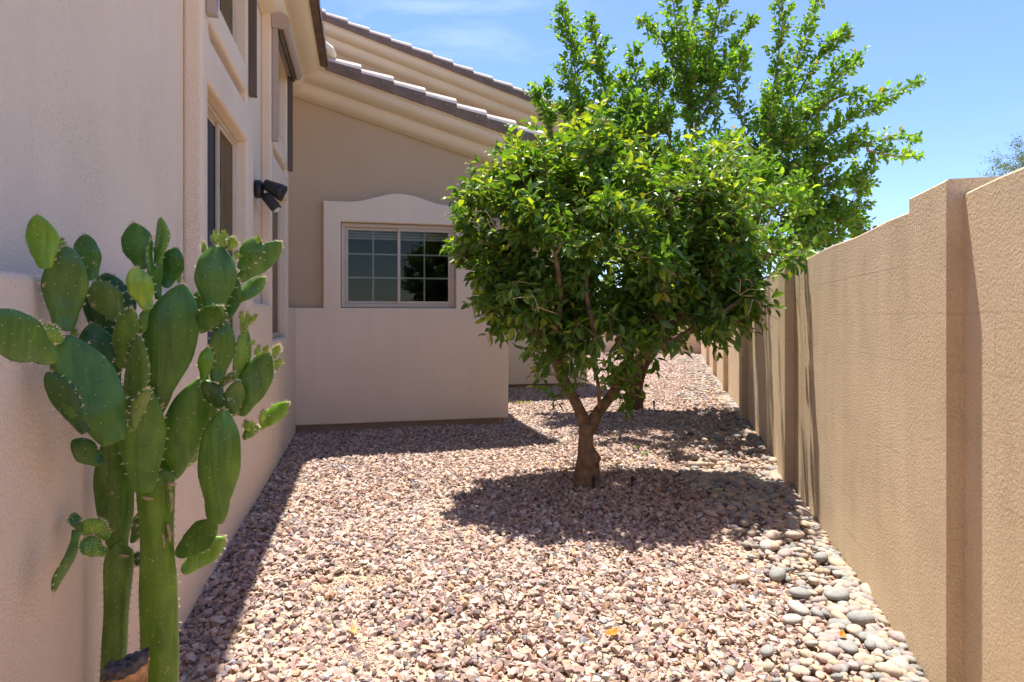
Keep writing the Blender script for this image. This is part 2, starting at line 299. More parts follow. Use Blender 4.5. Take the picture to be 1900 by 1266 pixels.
# window wall
WE = 2.60
s0, s1 = aE(599.5), aE(877); sc = (s0+s1)/2; ow0, ow1 = aE(632), aE(846); zf, zp = 2.80, 2.925
top = []
for t in np.linspace(0, 1, 25):
    x = s0+(s1-s0)*t; e = min(1, max(0, (min(t, 1-t)-0.16)/0.34)); top.append((x, zf+(zp-zf)*(0.5-0.5*math.cos(math.pi*e))))
out = [(-0.06, 0.10), (WE, 0.10), (WE, LED), (s1, LED)]+top[::-1]+[(s0, LED), (-0.06, LED)]
wz0, wz1 = LED+0.003, 2.555
panel('lower_band', out, [rect(ow0, ow1, wz0, wz1)], D+0.008, 0.016, lambda x, y, z: (x, D/2+0.004+z, y), M['pink'], house)
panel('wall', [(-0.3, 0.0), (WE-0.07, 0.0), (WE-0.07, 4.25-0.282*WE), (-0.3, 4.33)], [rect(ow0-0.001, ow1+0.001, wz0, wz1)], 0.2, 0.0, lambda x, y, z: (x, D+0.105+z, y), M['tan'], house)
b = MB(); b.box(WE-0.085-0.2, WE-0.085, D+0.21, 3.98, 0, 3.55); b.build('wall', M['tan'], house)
b = MB(); b.box(WE-0.083, WE, D+0.01, 3.9, 0.075, LED); b.build('lower_band', M['pink'], house, bevel=0.015)
# farther wing
W2 = 5.12; B2 = 3.9
panel('lower_band', rect(WE-0.4, W2, 0.085, 1.17), [], D, 0.016, lambda x, y, z: (x, B2+D/2+z, y), M['pink'], house)
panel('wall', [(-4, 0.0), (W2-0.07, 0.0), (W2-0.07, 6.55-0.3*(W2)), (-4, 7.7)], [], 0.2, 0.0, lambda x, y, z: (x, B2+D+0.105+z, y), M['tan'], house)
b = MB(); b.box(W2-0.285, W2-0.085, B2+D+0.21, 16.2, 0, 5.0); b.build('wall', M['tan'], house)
b = MB(); b.box(W2-0.083, W2, B2+0.09, 16.2, 0.085, 1.17); b.build('lower_band', M['pink'], house, bevel=0.015)
b = MB(); b.box(0.0, WE-0.12, 0.045, 0.30, -0.05, 0.11); b.build('foundation', M['found'], house)
b = MB(); b.box(-0.3, -0.03, B0, 0.0, -0.05, 0.08); b.build('foundation', M['found'], house)
b = MB(); b.box(WE-0.2, W2-0.12, B2+0.055, B2+0.4, -0.05, 0.095); b.build('foundation', M['found'], house)

# cornices: profile (o = out from the recessed wall, h = up from the line where it meets it)
prof = [(0.0, 0.0), (0.03, 0.0), (0.03, 0.006)]
for t in np.linspace(0, 1, 9): prof.append((0.03+0.155*math.sin(t*math.pi/2)**0.9, 0.006+0.135*(1-math.cos(t*math.pi/2))))
prof += [(0.185, 0.15), (0.2, 0.155)]
for t in np.linspace(0, 1, 9): prof.append((0.2+0.185*math.sin(t*math.pi/2)**0.9, 0.155+0.115*(1-math.cos(t*math.pi/2))))
prof += [(0.385, 0.28), (0.40, 0.285), (0.415, 0.30), (0.415, 0.33), (0.0, 0.33)]
def sweep(name, A, Bq, fn, mat, parent, segs=1):
    V = []; Fc = []; n = len(prof)
    for k in range(segs+1):
        s = A+(Bq-A)*k/segs; V += [fn(o, h, s) for o, h in prof]
    for k in range(segs):
        for j in range(n): Fc.append((k*n+j, k*n+(j+1) % n, (k+1)*n+(j+1) % n, (k+1)*n+j))
    Fc += [tuple(range(n))[::-1], tuple(segs*n+j for j in range(n))]
    return obj(name, V, Fc, mat, parent)
SL, SL2 = 0.282, 0.30
Z1, Z2 = 4.045, 6.64-0.33
sweep('cornice', B0, 0.06, lambda o, h, s: (-D+o, s, Z1+h), M['cream'], house)
sweep('cornice', -0.07, 2.87, lambda o, h, s: (s, D-o, Z1-0.002+h-SL*s), M['cream'], house)
sweep('cornice', -1.0, 5.35, lambda o, h, s: (s, B2+D-o, Z2+h-SL2*s), M['cream'], house)
b = MB(); b.box(0.328, 0.345, B0, -0.352, Z1+0.333, Z1+0.375); b.box(0.35, 0.36, B0, -0.36, Z1+0.378, Z1+0.405); b.build('drip_edge', M['cream'], house)

# roof: barrel tiled planes
def roof_plane(name, a0, a1, b0, b1, z0, sl, holes=None):
    pitch = 0.30; nb = max(8, int((b1-b0)/pitch*10)); bs = np.linspace(b0, b1, nb); V = []; Fc = []
    cs = np.arange(a1, a0, -0.37)[::-1]
    rows = []
    for a in cs:
        rows += [(a-0.369, 0.022), (a, 0.055)]
    for a, lift in rows:
        for q in bs: V.append((a, q, z0-sl*a+lift+0.085*abs(math.sin(math.pi*(q-b0)/pitch))))
    nb_ = len(bs)
    for j in range(len(rows)-1):
        for i in range(nb_-1): Fc.append((j*nb_+i, j*nb_+i+1, (j+1)*nb_+i+1, (j+1)*nb_+i))
    n0 = len(V)
    for (a, q) in ((rows[0][0], b0), (a1-0.01, b0), (a1-0.01, b1), (rows[0][0], b1)): V.append((a, q, z0-sl*a))
    Fc.append((n0, n0+1, n0+2, n0+3))
    # close the eave ends of the barrels
    last = (len(rows)-1)*nb_; m0 = len(V)
    for q in bs: V.append((a1, q, z0-sl*a1))
    for i in range(nb_-1): Fc.append((last+i, last+i+1, m0+i+1, m0+i))
    return obj(name, V, Fc, M['tile'], house, recalc=False)
ZT1, ZT2 = Z1+0.335, Z2+0.335
rf = roof_plane('roof', -5, 0.385, B0, -0.20, ZT1, SL)
roof_plane('roof', -5, 2.93, -0.17, B2+0.2, ZT1, SL)
rf2 = roof_plane('roof', -5, 5.45, B2-0.2, 16.2, ZT2, SL2)
def rake_mesh(sl):
    cs = [(-0.005, -0.03), (-0.010, 0.04), (-0.008, 0.085)]+[(0.097-0.105*math.cos(q), 0.085+0.115*math.sin(q)) for q in np.linspace(0.2, math.pi, 10)]+[(0.2, 0.0)]
    b = MB(); Lg = 0.40; V = []; n = len(cs)
    st = [(-Lg, 0.80), (-0.02, 0.995), (-0.006, 1.0), (0.0, 0.98), (0.0, 0.84)]
    for x, s in st:
        for (q, z) in cs:
            V.append((x, 0.1+(q-0.1)*s, -0.03+(z+0.03)*s-sl*x))
    Fc = [(k*n+j, k*n+j+1, (k+1)*n+j+1, (k+1)*n+j) for k in range(len(st)-1) for j in range(n-1)]
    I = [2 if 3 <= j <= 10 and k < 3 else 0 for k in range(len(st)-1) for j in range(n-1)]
    Fc += [(k*n+n-1, k*n, (k+1)*n, (k+1)*n+n-1) for k in range(len(st)-1)]
    Fc += [tuple(range(n))[::-1], tuple((len(st)-1)*n+j for j in range(n))]
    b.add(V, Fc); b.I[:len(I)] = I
    zc = 0.06; r = 0.005; b.add([(-0.12+r*x, -0.013-0.004*(y == 1), zc+sl*0.12+r*z) for x, y, z in ((1, 0, 0), (0, 0, 1), (-1, 0, 0), (0, 0, -1), (0, 1, 0))], [(0, 1, 4), (1, 2, 4), (2, 3, 4), (3, 0, 4)], 1)
    return b
def rake(parent, sl, ends, b0, zline):
    src = None
    for i, a in enumerate(ends):
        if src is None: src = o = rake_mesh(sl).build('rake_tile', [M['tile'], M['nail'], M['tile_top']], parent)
        else: o = src.copy(); COL.objects.link(o); o.parent = parent
        o.location = (a, b0+random.uniform(-0.004, 0.004), zline-sl*a+0.012+random.uniform(-0.004, 0.004)); o.rotation_euler = (random.uniform(-.015, .015), random.uniform(-.008, .008), random.uniform(-.01, .01))
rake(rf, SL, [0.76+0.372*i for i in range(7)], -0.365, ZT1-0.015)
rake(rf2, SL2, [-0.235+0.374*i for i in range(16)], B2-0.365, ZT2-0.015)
cap = MB(); cap.tube([(0.30, -0.5, ZT1+0.10), (0.39, -0.33, ZT1+0.085), (0.46, -0.28, ZT1+0.045)], [0.06, 0.075, 0.03], 10); cap.build('mortar_cap', M['cream'], rf, True)

# windows
def bars(b, fn, x0, x1, z0, z1, t, d0, d1):
    for (p, q, r, s) in ((x0, x1, z0, z0+t), (x0, x1, z1-t, z1), (x0, x0+t, z0+t, z1-t), (x1-t, x1, z0+t, z1-t)):
        fn(b, p, q, d0, d1, r, s)
fE = lambda b, x0, x1, d0, d1, z0, z1: b.box(x0, x1, d0, d1, z0, z1)           # window wall: depth grows with b
fS = lambda b, x0, x1, d0, d1, z0, z1: b.box(-d1, -d0, x0, x1, z0, z1)         # long wall: depth grows towards -a
def window(fn, x0, x1, z0, z1, d, cols, rows, blind=0.0, screen=None, name='window', ft=0.045, st=0.034, xm=None):
    """sliding window: frame, two sashes, panes, grid bars; d = depth of its outer face"""
    b = MB(); bars(b, fn, x0+.002, x1-.002, z0+.002, z1-.002, ft, d, d+0.07)
    fr = b.build(name, M['frame'], house, bevel=0.004)
    xm = xm or (x0+x1)/2; e_ = ft+.002; i0, i1, j0, j1 = x0+e_, x1-e_, z0+e_, z1-e_
    for k, (p, q, dd) in enumerate(((i0, xm+0.02, d+0.035), (xm-0.02, i1, d+0.012))):
        b = MB(); bars(b, fn, p+.001, q-.001, j0+.001, j1-.001, st, dd, dd+0.022); sa = b.build('sash', M['frame'], fr, bevel=0.003)
        g0, g1, h0, h1 = p+st+.001, q-st-.001, j0+st+.001, j1-st-.001
        if screen == k:
            b = MB(); fn(b, g0, g1, dd+0.004, dd+0.006, h0, h1); b.build('fly_screen', M['screen'], fr); continue
        b = MB(); fn(b, g0-.004, g1+.004, dd+0.008, dd+0.0095, h0-.004, h1+.004); b.build('pane', M['glass'], fr)
        if cols:
            b = MB(); t = 0.009
            for c in range(1, cols): x = g0+(g1-g0)*c/cols; fn(b, x-t, x+t, dd+0.0125, dd+0.0185, h0, h1)
            for r_ in range(1, rows): z = h0+(h1-h0)*r_/rows; fn(b, g0, g1, dd+0.0135, dd+0.0175, z-t, z+t)
            b.build('grid_bars', M['grid'], fr)
    if blind:
        b = MB(); z = z1-0.05
        while z > z1-0.05-blind: fn(b, x0+0.06, x1-0.06, d+0.13, d+0.134, z-0.03, z-0.002); z -= 0.034
        b.build('blind', M['blind'], fr)
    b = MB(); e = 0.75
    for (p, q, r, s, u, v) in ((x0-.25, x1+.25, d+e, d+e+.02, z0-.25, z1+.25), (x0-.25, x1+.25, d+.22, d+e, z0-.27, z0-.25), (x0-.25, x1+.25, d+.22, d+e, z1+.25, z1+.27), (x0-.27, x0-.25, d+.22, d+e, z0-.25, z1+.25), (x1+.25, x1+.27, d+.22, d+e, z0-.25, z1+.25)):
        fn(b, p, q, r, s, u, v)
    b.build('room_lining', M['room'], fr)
    return fr
window(fE, ow0+0.004, ow1-0.004, wz0+0.004, wz1-0.004, 0.075, 2, 3, blind=0.13)
b = MB()
for o in (o1, o2):
    window(fS, o[0]+.004, o[1]-.004, SILL+.004, HEAD-.004, 0.07, 2, 4, blind=1.2, screen=0, ft=.02, st=.022, xm=bL(405, -.09) if o is o1 else None)
    window(fS, o[0]+.004, o[1]-.004, 3.144, 3.926, 0.07, 2, 2, blind=0.5, ft=.02, st=.022, xm=bL(405, -.09) if o is o1 else None)

# roll-down shades over the two upper windows
def shade(o, label):
    base = house_world(0, (o[0]+o[1])/2, 3.0); t = thing('roller_shade', label, 'sun shade', base, TH, 'roller shades above the side windows')
    hw = (o[1]-o[0])/2+0.06
    b = MB(); V = []; Fc = []; n = 18; pr = [(0.005, 1.06), (0.005, 0.945)]+[(0.075+0.07*math.cos(q), 1.0+0.07*math.sin(q)) for q in np.linspace(-1.2, 1.75, 12)]
    n = len(pr)
    for y in (-hw, hw): V += [(x, y, z) for x, z in pr]
    b.add(V, [(j, (j+1) % n, n+(j+1) % n, n+j) for j in range(n)]+[tuple(range(n))[::-1], tuple(n+j for j in range(n))]); b.build('housing', M['taupe'], t)
    for y in (-hw-0.012, hw+0.002):
        b = MB(); V = []
        for yy in (y, y+0.01): V += [(0.075+(x-0.075)*1.06, yy, 1.0+(z-1.0)*1.06) for x, z in pr]
        b.add(V, [(j, (j+1) % n, n+(j+1) % n, n+j) for j in range(n)]+[tuple(range(n))[::-1], tuple(n+j for j in range(n))]); b.build('end_cap', M['taupe'], t)
    b = MB(); b.tube([(0.085, -hw+0.02, 0.965), (0.085, hw-0.02, 0.965)], 0.03, 12); b.tube([(0.06, -hw+0.02, 0.915), (0.06, hw-0.02, 0.915)], 0.016, 8); b.build('fabric_roll', M['shade'], t, True)
    for y in (-hw, hw-0.045):
        b = MB(); b.box(0.004, 0.05, y, y+0.012, -0.03, 0.94); b.box(0.004, 0.05, y+0.033, y+0.045, -0.03, 0.94); b.box(0.003, 0.018, y+0.012, y+0.033, -0.03, 0.94); b.box(0.004, 0.052, y-0.002, y+0.047, -0.05, -0.031); b.build('side_track', M['bronze'] if y > 0 else M['taupe'], t)
shade(o1, 'roll-down sun shade nearer the camera, above the window by the cactus')
shade(o2, 'roll-down sun shade with rounded end cap, next to the roof corner')

# floodlight on the recessed strip between the two surrounds
fb = bL(474, -D); fz = zAt(351, -D, fb)
fl = thing('floodlight', 'black twin-head security floodlight on the wall between the windows', 'floodlight', house_world(-D, fb, fz), TH)
b = MB(); b.tube([(0.0, 0, 0), (0.045, 0, 0), (0.06, 0, 0)], [0.075, 0.075, 0.055], 20); b.build('mount', M['black'], fl, True)
def head(y, d, L_, r0, r1):
    d = Vector(d).normalized(); p = Vector((0.085, y, 0.035 if d.x > .5 else -0.04))
    b = MB(); b.tube([p-d*0.01, p+d*L_*0.3, p+d*L_*0.75, p+d*L_, p+d*L_*0.93], [r0, r0*1.25, r1, r1, r1*0.9], 14, cap=True); o = b.build('lamp_head', M['black'], fl, True)
    b = MB(); q = p+d*L_*0.90; b.tube([q, q+d*0.008], [r1*0.88, r1*0.88], 14); b.build('lens', M['lens'], o, True)
    b = MB(); b.tube([(0.05, y*0.6, p.z*0.7), p], [0.016, 0.014], 8); b.build('knuckle', M['black'], o, True)
head(-0.05, (0.86, -0.05, -0.42), 0.16, 0.038, 0.062); head(0.05, (0.80, 0.15, -0.40), 0.15, 0.036, 0.058)
b = MB(); d = Vector((0.62, 0, -0.78)).normalized(); p = Vector((0.075, -0.03, -0.05)); b.tube([(0.05, 0, -0.035), p], 0.014, 8); x = Vector((0, 1, 0)); y = d.cross(x)
sec = [(-.05, -.04), (.05, -.04), (.056, .0), (.05, .046), (-.05, .046), (-.056, 0)]; V = []
for k, (s, m) in enumerate(((0, .55), (.03, .95), (.13, 1.0), (.15, .9))): V += [p+d*s+x*(q[0]*m)+y*(q[1]*m) for q in sec]
b.add(V, [(k*6+j, k*6+(j+1) % 6, k*6+6+(j+1) % 6, k*6+6+j) for k in range(3) for j in range(6)]+[(5, 4, 3, 2, 1, 0), (18, 19, 20, 21, 22, 23)]); se = b.build('motion_sensor', M['black'], fl)
b = MB(); b.tube([p+d*.148, p+d*.16, p+d*.168], [.033, .028, .012], 12); b.build('lens', M['lens'], se, True)

# ------------------------------------------------------------------ yard wall
WP = Vector((1.585, 2.386, 0)); wd = Vector((0.2527, 0.9675, 0)).normalized(); ang = math.atan2(wd.y, wd.x)
yw = thing('yard_wall', 'tan stucco yard wall with narrow pilasters running down the right side', 'wall', WP, ang)
# local x runs along the wall away from the camera, local y = towards the house
def wt(px, p=0.0):
    k = (px-CX)/F; x0 = WP.x-wd.y*p; y0 = WP.y+wd.x*p; return (k*y0-x0)/(wd.x-k*wd.y)
xp = [-0.185, 2.72, 6.05, 9.3, 12.5, 15.7]; PW = 0.36
def wseg(x0, x1, y, top0, name='wall_panel', back=-0.2, mat='yard'):
    b = MB(); n = max(2, int((x1-x0)/0.25)); V = []; Fc = []
    pr = [(y, -0.1), (y, None), (y-0.008, 0.008), (back+0.008, 0.008), (back, None), (back, -0.1)]
    for i in range(n+1):
        x = x0+(x1-x0)*i/n; t = top0+0.006*math.sin(x*5+y*40)*(0 < i < n)
        for q, z in pr: V.append((x, q, z if z == -0.1 else (t-0.008 if z is None else t)))
    m = len(pr)
    for i in range(n): Fc += [(i*m+j, i*m+(j+1) % m, (i+1)*m+(j+1) % m, (i+1)*m+j) for j in range(m)]
    Fc += [tuple(range(m))[::-1], tuple(n*m+j for j in range(m))]
    b.add(V, Fc); return b.build(name, M[mat], yw)
wseg(-6.0, xp[0]+0.002, -0.053, 1.835, back=-0.21)
wseg(xp[0], xp[0]+PW, 0.0, 1.888, 'pilaster', back=-0.24)
tops = [1.832, 1.80, 1.78, 1.76, 1.75, 1.74]
for i, x in enumerate(xp):
    nx = xp[i+1] if i+1 < len(xp) else 21.8
    wseg(x+(PW-0.0015 if i == 0 else 0.02), nx-0.0 if i+1 == len(xp) else nx+0.02, 0.0 if i == 0 else -0.002*i, tops[i])
    if i: wseg(x, x+PW, 0.07, tops[i-1]+0.045, 'pilaster', back=-0.22)
# wall closing the far end
e0 = WP+wd*21.7; cw = thing('cross_wall', 'low tan wall closing the far end of the side yard', 'wall', e0, ang+R(90))
b = MB(); b.box(-0.1, 8.4, -0.1, 0.1, -0.1, 1.72); b.build('wall_panel', M['yardp'], cw, bevel=0.01)
# ------------------------------------------------------------------ gravel and cobbles
def hull_proto(npts, seed, flat, smooth_it=0):
    r_ = random.Random(seed); bm = bmesh.new()
    for _ in range(npts):
        v = Vector((r_.gauss(0, 1), r_.gauss(0, 1), r_.gauss(0, 1))).normalized()*r_.uniform(0.8, 1.1)
        bm.verts.new((v.x, v.y*r_.uniform(0.75, 0.85), v.z*flat))
    res = bmesh.ops.convex_hull(bm, input=bm.verts)
    bmesh.ops.delete(bm, geom=[e for e in res['geom_interior'] if isinstance(e, bmesh.types.BMVert)], context='VERTS')
    bmesh.ops.triangulate(bm, faces=bm.faces)
    bm.verts.ensure_lookup_table(); bm.verts.index_update()
    V = np.array([v.co[:] for v in bm.verts]); T = np.array([[v.index for v in f.verts] for f in bm.faces]); bm.free()
    return V, T
def house_ab(X, Y):
    dx, dy = X-CORNER[0], Y-CORNER[1]; return dx*vA[0]+dy*vA[1], dx*uB[0]+dy*uB[1]
def wall_d(X, Y):                              # distance from the yard wall, positive on the yard side
    return -(X-WP.x)*wd.y+(Y-WP.y)*wd.x
def inside(X, Y, m=0.03):
    a, b_ = house_ab(X, Y)
    lim = np.where(b_ < 0.03, -0.02, np.where(b_ < 3.93, WE-0.13, W2-0.13))
    return (a > lim+m*0.5) & (wall_d(X, Y) > m*.2)
def strip(X, Y):                               # 1 in the cobble strip beside the yard wall, fading inwards
    wdt = 0.62+0.14*np.sin(Y*1.3+0.4)+0.08*np.sin(Y*3.7); wdt = np.where(Y > 4.3, wdt*1.25, wdt)
    return np.clip((wdt-wall_d(X, Y))/0.22, 0, 1)
PAL = np.array([(.62, .46, .39), (.67, .52, .44), (.53, .385, .33), (.38, .28, .26), (.74, .62, .54), (.56, .39, .31), (.45, .335, .315), (.66, .52, .40), (.22, .18, .185), (.42, .24, .17), (.56, .38, .24), (.33, .315, .34)])
PW_ = np.array([.17, .15, .14, .11, .11, .09, .08, .05, .05, .03, .02, .025]); PW_ /= PW_.sum()
PATCH = [(at(650, 1065, 0), 3.25, .42, .20), (at(660, 1215, 0), 2.58, .17, .15), (at(1375, 1205, 0), 2.60, .16, .09), (at(600, 1110, 0), 2.95, .14, .10)]
PATCH = [((p[1] if True else 0)*(px-CX)/F, p[1], p[2], p[3]) for (px, p) in zip((650, 660, 1375, 600), PATCH)]
def bare(X, Y):
    r_ = np.ones_like(X)
    for (cx, cy, rx, ry) in PATCH:
        d = np.sqrt(((X-cx)/rx)**2+((Y-cy)/ry)**2)+0.25*np.sin(X*23+Y*17)*np.cos(Y*29-X*11); r_ = np.minimum(r_, np.clip((d-0.25)/0.8, 0.22, 1))
    return r_
def rotmats(n, tilt):
    az = rng.uniform(0, 2*np.pi, n); tx = rng.normal(0, tilt, n); ty = rng.normal(0, tilt, n)
    ca, sa, cx, sx, cy, sy = np.cos(az), np.sin(az), np.cos(tx), np.sin(tx), np.cos(ty), np.sin(ty); o = np.zeros(n); i = np.ones(n)
    Rz = np.stack([np.stack([ca, -sa, o], 1), np.stack([sa, ca, o], 1), np.stack([o, o, i], 1)], 1)
    Rx = np.stack([np.stack([i, o, o], 1), np.stack([o, cx, -sx], 1), np.stack([o, sx, cx], 1)], 1)
    Ry = np.stack([np.stack([cy, o, sy], 1), np.stack([o, i, o], 1), np.stack([-sy, o, cy], 1)], 1)
    return np.einsum('nij,njk,nkl->nil', Rx, Ry, Rz)
def scatter(protos, P, rad, Rm, col):
    Vs, Ts, Cs, off = [], [], [], 0; which = rng.integers(0, len(protos), len(P))
    for q, (V, T) in enumerate(protos):
        s = np.where(which == q)[0]
        if not len(s): continue
        W = np.einsum('nij,vj->nvi', Rm[s], V)*rad[s][:, None, None]+P[s][:, None, :]
        Vs.append(W.reshape(-1, 3)); Ts.append((T[None]+(np.arange(len(s))*len(V))[:, None, None]+off).reshape(-1, 3)); Cs.append(np.repeat(col[s], len(V), 0)); off += len(s)*len(V)
    return np.concatenate(Vs), np.concatenate(Ts), np.concatenate(Cs)
protos = [hull_proto(11+k % 4, 100+k, 0.42+0.08*(k % 4)) for k in range(10)]
def gravel_zone(y0, y1, dens, r0, r1):
    x0, x1 = -4.0, 9.0; n = int((x1-x0)*(y1-y0)*dens); X = rng.uniform(x0, x1, n); Y = rng.uniform(y0, y1, n)
    k = inside(X, Y) & (rng.uniform(0, 1, n) < bare(X, Y)*(1-0.40*strip(X, Y))); X, Y = X[k], Y[k]; n = len(X)
    r = rng.uniform(0, 1, n)**2.1*(r1*1.12-r0)+r0; z = r*0.18+rng.uniform(0, 0.018, n)
    # gentle swells so that the bed is not a perfect plane
    z += 0.012*np.sin(X*2.1+Y*1.3)*np.sin(Y*1.7-X)
    c = 0.85*PAL[rng.choice(len(PAL), n, p=PW_)]*rng.uniform(0.82, 1.18, (n, 1))*rng.normal(1, 0.03, (n, 3))
    return np.stack([X, Y, z], 1), r, c
def grit(n=5200):
    q = rng.integers(0, len(PATCH), n); A = np.array(PATCH); X = A[q, 0]+rng.normal(0, .55, n)*A[q, 2]; Y = A[q, 1]+rng.normal(0, .55, n)*A[q, 3]; k = inside(X, Y); X, Y = X[k], Y[k]; n = len(X)
    return np.stack([X, Y, rng.uniform(0, .003, n)], 1), rng.uniform(.0025, .0085, n), PAL[rng.choice(len(PAL), n, p=PW_)]*rng.uniform(.75, 1.1, (n, 1))
zs = [grit(), gravel_zone(0.3, 4.4, 2900, .010, .029), gravel_zone(4.4, 8.6, 2200, .012, .030), gravel_zone(8.6, 14, 1100, .017, .034), gravel_zone(14, 25, 520, .025, .048)]
P = np.concatenate([z[0] for z in zs]); rd = np.concatenate([z[1] for z in zs]); cl = np.concatenate([z[2] for z in zs])
V, T, C = scatter(protos, P, rd, rotmats(len(P), 0.42), np.clip(cl, 0.02, 0.85))
tag(trimesh('gravel', V, T, M['stone'], col=C), 'crushed pinkish gravel covering the whole side yard', 'gravel', kind='stuff')

def cobble_mesh(name, seed, flat, col):
    r_ = random.Random(seed); bm = bmesh.new(); bmesh.ops.create_icosphere(bm, subdivisions=3, radius=1)
    ax = [Vector((r_.gauss(0, 1), r_.gauss(0, 1), r_.gauss(0, 1))).normalized() for _ in range(6)]; am = [r_.uniform(-.30, .16) for _ in ax]
    for v in bm.verts:
        n_ = v.co.normalized(); f = 1+sum(a*max(0, n_.dot(x))**2 for a, x in zip(am, ax)); v.co = Vector((n_.x, n_.y*r_.choice((1, 1))*0.72, n_.z*flat))*f
    me = bpy.data.meshes.new(name); bm.to_mesh(me); bm.free(); me.polygons.foreach_set('use_smooth', [True]*len(me.polygons)); me.materials.append(cob_mat(col)); return me
_cm = {}
def cob_mat(col):
    if col not in _cm:
        nm, c = COBC[col]; _cm[col] = plain('cobble_'+nm, [x*.8 for x in c], 0.75, 0.3, var=0.16, scale=5, bump=0.25, bscale=22)
    return _cm[col]
COBC = [('blue_grey', (.33, .335, .33)), ('pale_pink', (.54, .42, .36)), ('cream', (.56, .47, .37)), ('mauve', (.42, .34, .33)), ('tan', (.55, .43, .32)), ('light_grey', (.44, .425, .40))]
CLAB = ['smooth blue-grey river cobble in the strip along the tan yard wall', 'smooth pale pink river cobble in the strip along the tan yard wall', 'smooth cream river cobble in the strip along the tan yard wall', 'smooth mauve river cobble in the strip along the tan yard wall', 'smooth tan river cobble in the strip along the tan yard wall', 'smooth light grey river cobble in the strip along the tan yard wall']
cme = [[cobble_mesh('cobble', 50+10*c+k, 0.38+0.08*k, c) for k in range(3)] for c in range(6)]
def cobble(X, Y, r, c, label=None, z=None, tilt=0.16):
    o = bpy.data.objects.new('cobble', cme[c][random.randrange(3)]); COL.objects.link(o)
    o.location = (X, Y, r*0.24+0.018 if z is None else z); o.scale = (r, r*random.uniform(.85, 1.1), r*random.uniform(.85, 1.1)); o.rotation_euler = (random.gauss(0, tilt), random.gauss(0, tilt), random.uniform(0, 6.28))
    if label: tag(o, label, 'cobble')
    else: tag(o, CLAB[c], 'cobble', 'cobbles along the yard wall: '+COBC[c][0].replace('_', ' '))
    return o
# the ones that stand out in the photograph
placed = []
for px, py, wpx, c, lab in [(1474, 1001, 44, 1, 'large rounded pale pink cobble by the wall, just below the tree shade'), (1471, 1156, 44, 5, 'large upright light grey cobble in the foreground of the strip'), (1552, 1112, 50, 0, 'flat wide blue-grey cobble halfway across the foreground strip'), (1524, 1042, 38, 0, 'rounded green-grey cobble close to the wall below the pink cobble'),
    (1424, 1214, 32, 0, 'blue-grey cobble at the inner edge of the strip near the bottom'), (1377, 1078, 32, 2, 'cream egg-shaped cobble at the inner edge of the strip'), (1613, 1105, 40, 1, 'pink cobble touching the foot of the tan wall'), (1559, 1156, 40, 4, 'long tan cobble leaning between grey cobbles in the foreground'), (1545, 1215, 38, 3, 'round mauve cobble near the bottom of the strip'),
    (1668, 1191, 50, 3, 'long mauve cobble lying beside the foot of the wall at the bottom'), (1485, 1108, 40, 0, 'wide slate-grey cobble left of the flat blue-grey one'), (1352, 1249, 30, 0, 'blue-grey cobble alone among gravel at the bottom edge'), (1432, 1001, 36, 1, 'pink-beige cobble left of the large pale pink cobble'), (1610, 1188, 36, 0, 'dark green-grey cobble left of the long mauve one'), (1442, 1073, 40, 0, 'angular slate cobble lying tilted in the strip')]:
    Y = F*H/(py-HY)*0.985; X = (px-CX)/F*Y; r = wpx/2/F*Y*1.0; o = cobble(X, Y, r, c, lab, r*0.42+0.02); placed.append((X, Y, r))
cand = []
while len(cand) < 285:
    Y = 2.05+3.3*random.random()**1.15; d = random.random()**0.9*0.95+0.05; X = WP.x+(Y-WP.y)*wd.x/wd.y-d/wd.y
    if random.random() > float(strip(np.array(X), np.array(Y))) or Y < 1.9: continue
    r = random.choice((.024, .029, .034, .039, .045, .055))*random.uniform(.85, 1.15)*(0.85 if Y > 4.5 else 1)
    if d < r*0.8: continue
    if any((X-x)**2+(Y-y)**2 < (0.74*(r+q))**2 for x, y, q in placed): 
        if random.random() < 0.985: continue
    placed.append((X, Y, r)); cand.append((X, Y, r))
for X, Y, r in cand: cobble(X, Y, r, random.choices(range(6), (3, 4, 4, 2.5, 2.5, 3))[0], z=r*random.uniform(.16, .34)+0.022)
# the smaller cobbles further along, too many to tell apart
n = 4600; Y = np.where(rng.uniform(0, 1, n) < .62, rng.uniform(2.0, 5.5, n), rng.uniform(5.0, 22, n)); d = np.where(rng.uniform(0, 1, n) < .2, rng.uniform(.015, .10, n), rng.uniform(.03, 1.1, n)); X = WP.x+(Y-WP.y)*wd.x/wd.y-d/wd.y; k = (rng.uniform(0, 1, n) < strip(X, Y)); X, Y = X[k], Y[k]; n = len(X)
r = np.where(Y < 5, rng.uniform(.012, .031, n), rng.uniform(.026, .056, n)); cc = .8*np.array([c for _, c in COBC])[rng.integers(0, 6, n)]*rng.uniform(.85, 1.15, (n, 1))
rp = []
for k in range(4):
    me = cme[k][k % 3]; bm = bmesh.new(); bmesh.ops.create_icosphere(bm, subdivisions=2, radius=1); Vv = np.array([v.co[:] for v in bm.verts])*np.array([1, .75, .5]); Tt = np.array([[v.index for v in f.verts] for f in bm.faces]); bm.free(); rp.append((Vv*(1+.06*np.sin(Vv[:, :1]*5+k)), Tt))
V, T, C = scatter(rp, np.stack([X, Y, r*.25+.022], 1), r, rotmats(n, .2), cc)
tag(trimesh('small_cobbles', V, T, M['stone'], col=C, smooth=True), 'river cobbles running on along the wall behind the trees', 'cobbles', kind='stuff')

